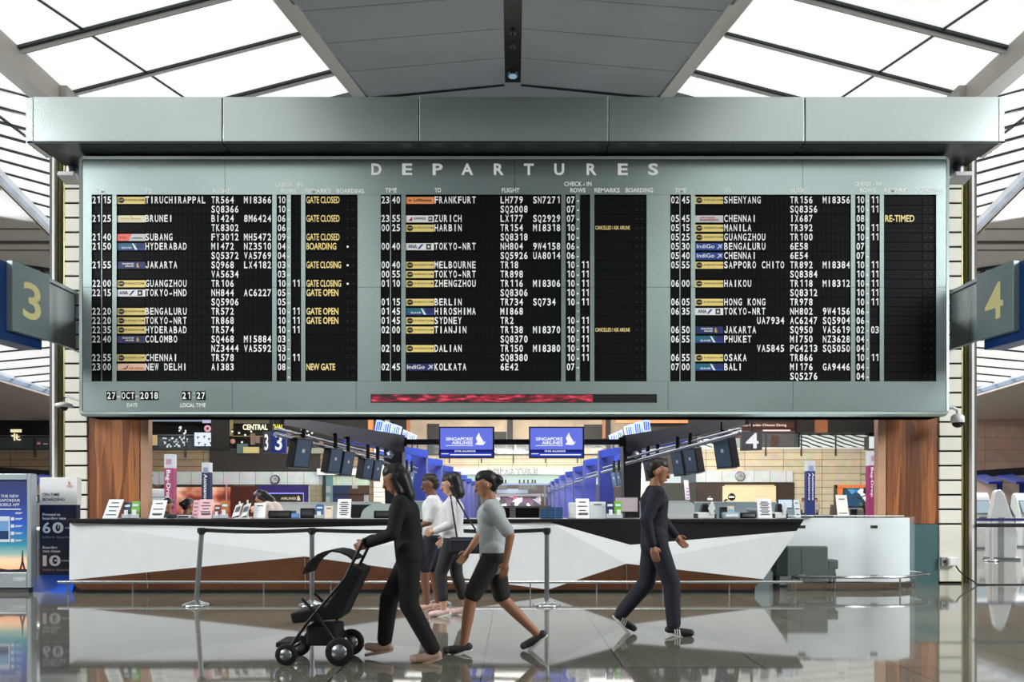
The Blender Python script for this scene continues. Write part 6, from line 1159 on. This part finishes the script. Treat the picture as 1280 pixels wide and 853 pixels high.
wv = bpy.data.materials.new('wavy_film_glass'); wv.use_nodes = True; nt = wv.node_tree; b = nt.nodes['Principled BSDF']; tc = nt.nodes.new('ShaderNodeTexCoord'); mp = nt.nodes.new('ShaderNodeMapping'); mp.inputs['Rotation'].default_value = (0, 1.25, 0); wa = nt.nodes.new('ShaderNodeTexWave'); wa.inputs['Scale'].default_value = 1.15; wa.inputs['Distortion'].default_value = 3; wa.inputs['Detail Scale'].default_value = .6; rp = nt.nodes.new('ShaderNodeValToRGB'); e = rp.color_ramp.elements; e[0].position = .22; e[0].color = lin((40, 44, 46)); e[1].position = .34; e[1].color = lin((216, 224, 222)); nt.links.new(tc.outputs['Object'], mp.inputs['Vector']); nt.links.new(mp.outputs['Vector'], wa.inputs['Vector']); nt.links.new(wa.outputs['Fac'], rp.inputs['Fac']); nt.links.new(rp.outputs['Color'], b.inputs['Base Color']); nt.links.new(rp.outputs['Color'], b.inputs['Emission Color']); b.inputs['Emission Strength'].default_value = .2
railing(872, 911, 22, 547, 560, D1-.1, 'patterned railing left of the red restaurant', wv); railing(1000, 1086, 43, 542, 560, D1-.1, 'white glass railing with black waves at the right mezzanine', wv); railing(912, 998, 43.5, 540, 560, D1-.1, 'clear railing before the red restaurant')
lit('lightbox', 'blank white lit panel above the pink bag-drop column', 'lightbox', 1086.5, 1098, 546, 561, D1-.9, (228, 234, 232), .8)
for x, y in ((1125, 0),): pass
t = thing('lounge_counter_wall', 'cream lounge back wall with a round black logo below the right-hand clock', 'wall panel', W(936, 628, D1-.6)); m = MB(); m.R(903.5, 970, 608, 629, D1-.6, .15); p_ = m.build('panel', mat('cream_lounge', (226, 208, 170), .5, noise=.12, nscale=.5, emit=0), t); m = MB(); m.R(906, 968, 606.6, 607.6, D1-.7, .1); m.build('light_strip', mat('strip_light', (245, 225, 180), .4, emit=1.0), t)
m = MB(); c = W(914.5, 621.5, D1-.64); m.lathe(c, [(0, -.04), (.27, -.04), (.27, .0), (0, 0)], 22, ax='y'); m.poly([W(904, 627, D1-.66), W(907, 624, D1-.66), W(910.5, 624.5, D1-.66), W(907, 627, D1-.66)], (0, .03, 0)); fixn(m.build('logo_disc', M_ink, p_)); m = MB(); m.R(911.2, 917.8, 620.6, 622.6, D1-.7, .02); m.build('logo_lettering', M_ltext, p_)
t = thing('desk_sign', 'small dark oval sign on the slate desk left of the cream wall', 'sign', W(887.5, 628, 40)); m = MB(); m.lathe(W(887.5, 624, 40), [(0, -.03), (.14, -.03), (.14, .03), (0, .03)], 18, ax='y'); m.build('disc', M_ink, t); m = MB(); m.R(884.5, 890.5, 623.4, 625, 39.95, .02); m.build('pale_band', M_wsat, t); m = MB(); m.box(W(887, 0, 40).x, W(888, 0, 40).x, 40, 40.03, 0, W(0, 624, 40).z); m.build('stem', M_steel, t)
# slim lit banners left of the lounge
for a, c, y0, y1, l in ((813.5, 820, 608, 626.5, 'white and violet banner hung left of the smoked glass'), (857, 862.5, 600.5, 625, 'tilted white and red banner before the smoked glass')):
    d = 36; t = thing('banner', l, 'banner', W((a+c)/2, y1, d)); m = MB(); p, r = W(a, y1, d), W(c, y0, d); s_ = .0 if a < 840 else .08; m.poly([(p.x, d, p.z), (r.x, d, p.z), (r.x-s_, d, r.z), (p.x-s_, d, r.z)], (0, .04, 0)); fixn(m.build('sheet', mat('lit_banner_white', (216, 216, 238), .5, emit=.5), t)); m = MB(); [m.R(a+1, c-1, y1-3-4*j, y1-1.5-4*j, d-.02, .02) for j in range(4)]; m.build('print', mat('rose_print', (196, 130, 160), .5, emit=.3), t); m = MB(); m.box((p.x+r.x)/2-.02, (p.x+r.x)/2+.02, d+.02, d+.05, 0, p.z+.1); m.build('pole', M_dgrey, t)
# ------------------------------------------------ column signs
def colsign(a, c, y0, ymid, txt, col, d, lab, cols=1, x2=None):
    p, r = W(a, 0, d), W(c, 0, d); z1, zm = W(0, y0, d).z, W(0, ymid, d).z; t = thing('column_sign', lab, 'sign', ((p.x+r.x)/2, d, 0)); dep = (r.x-p.x)
    m = MB(); m.box(p.x, r.x, d, d+dep, 0, zm); b_ = m.build('shaft', mat('column_%d_%d_%d' % col, col, .4, emit=.4), t, bevel=.01); m = MB(); m.box(p.x, r.x, d-.003, d+dep+.003, zm, z1); h_ = m.build('head', mat('column_white', (226, 230, 240), .4, emit=.6), t, bevel=.01)
    m = MB(); h = (W(0, ymid+2, d).z); w_ = r.x-p.x
    if x2: q = [(.27, .8), (.73, .8)]
    else: q = [(.5, 1)]
    for f, s_ in q: write(m, txt, (p.x+w_*f, d-.006, (h+W(0, ymid+x0_len(txt), d).z)/2), (0, 0, -1), (1, 0, 0), w_*.42*s_*(.75 if x2 else 1), (x0_len(txt)-3)*d/F, bold=.01)
    m.build('column_lettering', M_litnum, b_); m = MB(); m.R(a+(c-a)*.2, c-(c-a)*.2, y0+6, y0+13, d-.012, .01, 0); m.build('pictogram', mat('picto_%d' % col[2], tuple(int(v*.4+150) for v in col), .5), h_)
def x0_len(txt): return {'Bag-Drop': 40, 'Assistance': 37}[txt]
colsign(205, 216.3, 568, 585.3, 'Bag-Drop', (205, 84, 140), 20, 'pink bag-drop column sign with a white head behind the seated man'); colsign(252, 262, 578.5, 590.5, 'Assistance', (24, 44, 96), 24, 'navy assistance column sign behind the pink notices')
colsign(1009, 1019, 576.5, 589, 'Assistance', (22, 52, 142), 24, 'blue assistance column sign between the two men in grey suits', x2=True); colsign(1087, 1098.5, 564, 582, 'Bag-Drop', (196, 44, 126), 20, 'pink bag-drop column sign beside the blue mural', x2=True)
# mural with blue fish-like shapes, wooden frame
bm = bpy.data.materials.new('blue_mural'); bm.use_nodes = True; nt = bm.node_tree; b = nt.nodes['Principled BSDF']; tc = nt.nodes.new('ShaderNodeTexCoord'); v1 = nt.nodes.new('ShaderNodeTexVoronoi'); v1.inputs['Scale'].default_value = 1.5; nt.links.new(tc.outputs['Object'], v1.inputs['Vector']); s2 = nt.nodes.new('ShaderNodeSeparateColor'); nt.links.new(v1.outputs['Color'], s2.inputs[0]); rp = nt.nodes.new('ShaderNodeValToRGB'); rp.color_ramp.interpolation = 'CONSTANT'; e = rp.color_ramp.elements; e[0].position = 0; e[0].color = lin((18, 34, 48)); e[1].position = .86; e[1].color = lin((225, 232, 236))
for p_, c3 in ((.3, (26, 60, 88)), (.5, (40, 110, 160)), (.62, (14, 26, 40)), (.76, (70, 130, 170))): x = e.new(p_); x.color = lin(c3)
nt.links.new(s2.outputs[0], rp.inputs['Fac']); nt.links.new(rp.outputs['Color'], b.inputs['Base Color'])
d = 44; t = thing('picture_mural', 'blue and white picture in a wide orange wooden frame beside the pink column', 'mural', W(1065, 660, d)); m = MB(); m.R(1053, 1100, 610, 660, d, .1); m.build('picture', bm, t); m = MB(); m.R(1044.5, 1100, 606.5, 610.5, d-.1, .25); m.R(1046.5, 1053.5, 610, 660, d-.1, .25); m.R(1044.3, 1046.6, 606.5, 660, d-.1, .25, 1); m.build('frame', [mat('orange_frame', (176, 98, 54), .4), M_dbrown], t)
def plant(px, ytop, d, lab, n, seed, spread, hgt):
    rg = random.Random(seed); c = W(px, 0, d); c.z = 0; zt = W(0, ytop, d).z; t = thing('potted_plant', lab, 'plant', c); m = MB(); m.lathe(c, [(0, 0), (.2, 0), (.28, .45), (.24, .45), (.2, .38), (0, .38)], 20); m.build('pot', M_dgrey, t); m = MB(); m.tube([c+UZ*.38, c+Vector((.04, 0, zt*.5)), c+Vector((-.02, 0, zt*.95))], .025, 8); m.build('stem', mat('brown_stem', (70, 54, 40), .8), t); m = MB()
    for i in range(n):
        a_ = rg.uniform(0, 2*math.pi); z = zt-rg.random()*hgt; o = c+UZ*z; L = rg.uniform(.7, 1.2)*spread; u = Vector((math.cos(a_), math.sin(a_), rg.uniform(-.1, .5))).normalized(); s_ = u.cross(UZ).normalized()*L*.17
        pts = [o, o+u*L*.4+s_+UZ*.02, o+u*L*.75+s_*.7-UZ*.03, o+u*L-UZ*L*.22, o+u*L*.75-s_*.7-UZ*.03, o+u*L*.4-s_+UZ*.02]; m.poly(pts, (0, 0, -.006))
    fixn(m.build('foliage', mat('dark_leaf', (34, 62, 38), .4, noise=.3, nscale=6), t))
plant(181, 581, 24, 'leafy dark green plant half hidden by the wood panel near the pink column', 26, 3, .5, 1.4); plant(1092, 586, 27, 'broad-leaved plant half hidden behind the pink bag-drop column', 24, 5, .52, 1.0); plant(1080, 622, 30, 'low leafy plant in front of the blue mural', 30, 8, .45, .7)
t = thing('upholstered_chair', 'dark upholstered high-backed chair near the right-hand stone wall', 'chair', Vector((W(1042, 0, 42).x, 42, 0))); d = 42; m = MB(); m.poly([W(1037, 648, d), W(1045, 648, d), W(1046, 632, d), W(1039, 631, d)], (0, .12, 0)); fixn(m.build('backrest', mat('brown_upholstery', (52, 40, 36), .7), t, bevel=.03)); m = MB(); x = W(1041, 0, d).x; m.box(x-.3, x+.25, d-.5, d, .4, .52); m.build('seat', mat('brown_upholstery', (52, 40, 36), .7), t, bevel=.03); [MB().box(x+a_-.025, x+a_+.025, d+b_-.025, d+b_+.025, 0, .42).build('leg', M_ink, t) for a_ in (-.25, .2) for b_ in (-.45, -.05)]
# ------------------------------------------------ self-service kiosks
def kiosk(px, pyb, rz, lab, H=1.62, grp='white self-service kiosks'):
    d = 1250/(pyb-HY); c = W(px, 0, d); c.z = 0; t = thing('self_service_kiosk', lab, 'kiosk', c, grp); a_ = math.radians(rz); M_ = Matrix.Translation(c) @ Matrix.Rotation(a_, 4, 'Z')
    def loc(prof, w0, w1): return prof
    m = MB(); pts = [(-.34, -.0), (.2, 0), (.2, .5), (.16, .95), (.06, H-.06), (.0, H), (-.06, H-.02), (-.12, H-.12), (-.34, .75), (-.38, .6)]; m.poly([Vector((-.27, y, z)) for y, z in pts], (.54, 0, 0)); m.xform(M_); fixn(m.build('body', M_white, t, bevel=.05))
    m = MB(); m.obox((0, -.235, H-.42), (.2, 0, 0), (0, .075, .17), (0, -.01, .004)); m.xform(M_); m.build('screen', mat('kiosk_screen', (190, 214, 226), .2, emit=.5), t); m = MB(); m.obox((0, -.23, H-.42), (.225, 0, 0), (0, .085, .2), (0, -.008, .003)); m.xform(M_); m.build('screen_bezel', M_steel, t)
    m = MB(); m.obox((0, -.32, H-.74), (.12, 0, 0), (0, .02, .03), (0, -.012, .005)); m.xform(M_); m.build('ticket_slot', M_dgrey, t); m = MB(); m.box(-.3, .3, -.42, .24, 0, .05); m.xform(M_); m.build('base', M_steel, t); m = MB(); m.box(-.275, -.268, -.1, .02, .05, H*.6); m.xform(M_); m.build('side_seam', M_grey, t)
kiosk(1246, 699, 68, 'white self-service kiosk seen from its side just behind the blue belts'); kiosk(1222, 686, 0, 'white self-service kiosk half hidden by the pier edge behind the belts'); kiosk(1276, 684, 10, 'white self-service kiosk facing the belts at the edge of the photo'); kiosk(197, 690, 20, 'white self-service kiosk left of the pink column near the plant', 1.7)
# belts beside the kiosks
M_bb = mat('blue_belt', (26, 34, 110), .6); zb = CH-25*12.75/F
for d, y, xa, xb, l, bmat in ((12.75, 657, 1219, 1330, 'dark blue belt drawn from the right-hand pier', M_bplas), (17.8, 650, 1218, 1330, 'blue belt crossing in front of the white kiosks', M_bb)):
    p, r = W(xa, y, d), W(xb, y, d); m = MB(); m.box(p.x, r.x, d, d+.006, p.z-.03, p.z+.03); tag(m.build('barrier_belt', bmat, loc=(p+r)/2), l, 'belt', 'barrier belts')
for px, d, y, l in ((1241, 17.8, 650, 'slim white belt post before the side-on kiosk'), (1330, 17.8, 650, 'belt post past the picture edge by the kiosks'), (1332, 12.75, 657, 'belt post past the picture edge near the pier')):
    if px > 1300: continue
    c = W(px, y, d); t = thing('barrier_post', l, 'barrier post', (c.x, c.y+.04, 0)); m = MB(); m.cyl((c.x, d+.04, .02), (c.x, d+.04, c.z+.06), .032, n=14); m.build('pole', M_cw, t); m = MB(); m.lathe((c.x, d+.04, 0), [(0, 0), (.17, 0), (.15, .03), (.04, .06), (0, .06)], 22); m.build('base', M_chrome, t)
# side-hall check-in islands at both edges
def island(sg, d):
    q = (lambda a: a) if sg > 0 else (lambda a: 2*641.5-a)
    t = thing('check_in_island', 'check-in island with blue slatted canopy and black beam %s' % ('behind the white kiosks' if sg > 0 else 'behind the poster box'), 'check-in island', (W(q(1260), 0, d).x, d, 0))
    def Q(pts, th=.3, mi=0, mb=None): (mb).poly([W(q(x), y, d) for x, y in pts], (0, th, 0), mi)
    m = MB(); Q([(1205, 589.5), (1300, 583), (1300, 593), (1205, 597)], 2, 0, m); fixn(m.build('beam', M_ink, t)); m = MB()
    for i in range(3): x = 1206+34*i; m.poly([W(q(x+6), 597, d), W(q(x+26), 597-1.5, d), W(q(x+48), 604.5, d-3), W(q(x+30), 605.5, d-3)], (0, 0, .1))
    fixn(m.build('blue_slats', M_pblue, t)); m = MB()
    for x in (1246, 1274): Q([(x, 604), (x+7, 604), (x+6, 634), (x+1, 634)], .3, 0, m)
    fixn(m.build('blue_upright', M_pblue, t)); m = MB(); Q([(1205, 600), (1246, 606), (1246, 640), (1205, 640)], .2, 0, m); Q([(1253, 605), (1274, 605), (1274, 640), (1253, 640)], .2, 0, m); fixn(m.build('beige_panel', mat('beige_laminate', (214, 192, 180), .5), t)); m = MB(); Q([(1205, 640), (1300, 640), (1300, 664), (1205, 664)], .3, 0, m); Q([(1262, 629), (1268, 629), (1268, 632), (1262, 632)], .05, 0, m); m.build('desk_front', mat('rose_laminate', (210, 176, 170), .5), t)
island(1, 38); island(-1, 38)
t = thing('hall_monitor', 'small lit monitor on a stand between the poster box and the totem', 'monitor', Vector((W(42, 0, 16).x, 16, 0))); m = MB(); m.R(38, 47.5, 619, 628.5, 16, .05); m.build('casing', M_bplas, t); m = MB(); m.R(39.5, 46.3, 620.5, 627, 15.99, .02); m.build('screen', mat('lit_pale_screen', (200, 220, 235), .4, emit=.8), t); m = MB(); x = W(43, 0, 16).x; m.cyl((x, 16.04, 0), (x, 16.04, 1.33), .03); m.build('pole', M_steel, t)
t = thing('steel_railing', 'steel railing with upright bars between the poster box and the totem', 'railing', Vector((W(44, 0, 14).x, 14, 0))); m = MB(); m.tube([W(30, 662, 14), W(60, 662, 14)], .035, 8); m.build('handrail', M_chrome, t)
for x in (35, 40.5, 44, 48): m = MB(); q_ = W(x, 662, 14); m.cyl((q_.x, 14, 0), q_, .025, n=8); m.build('upright', M_chrome, t)
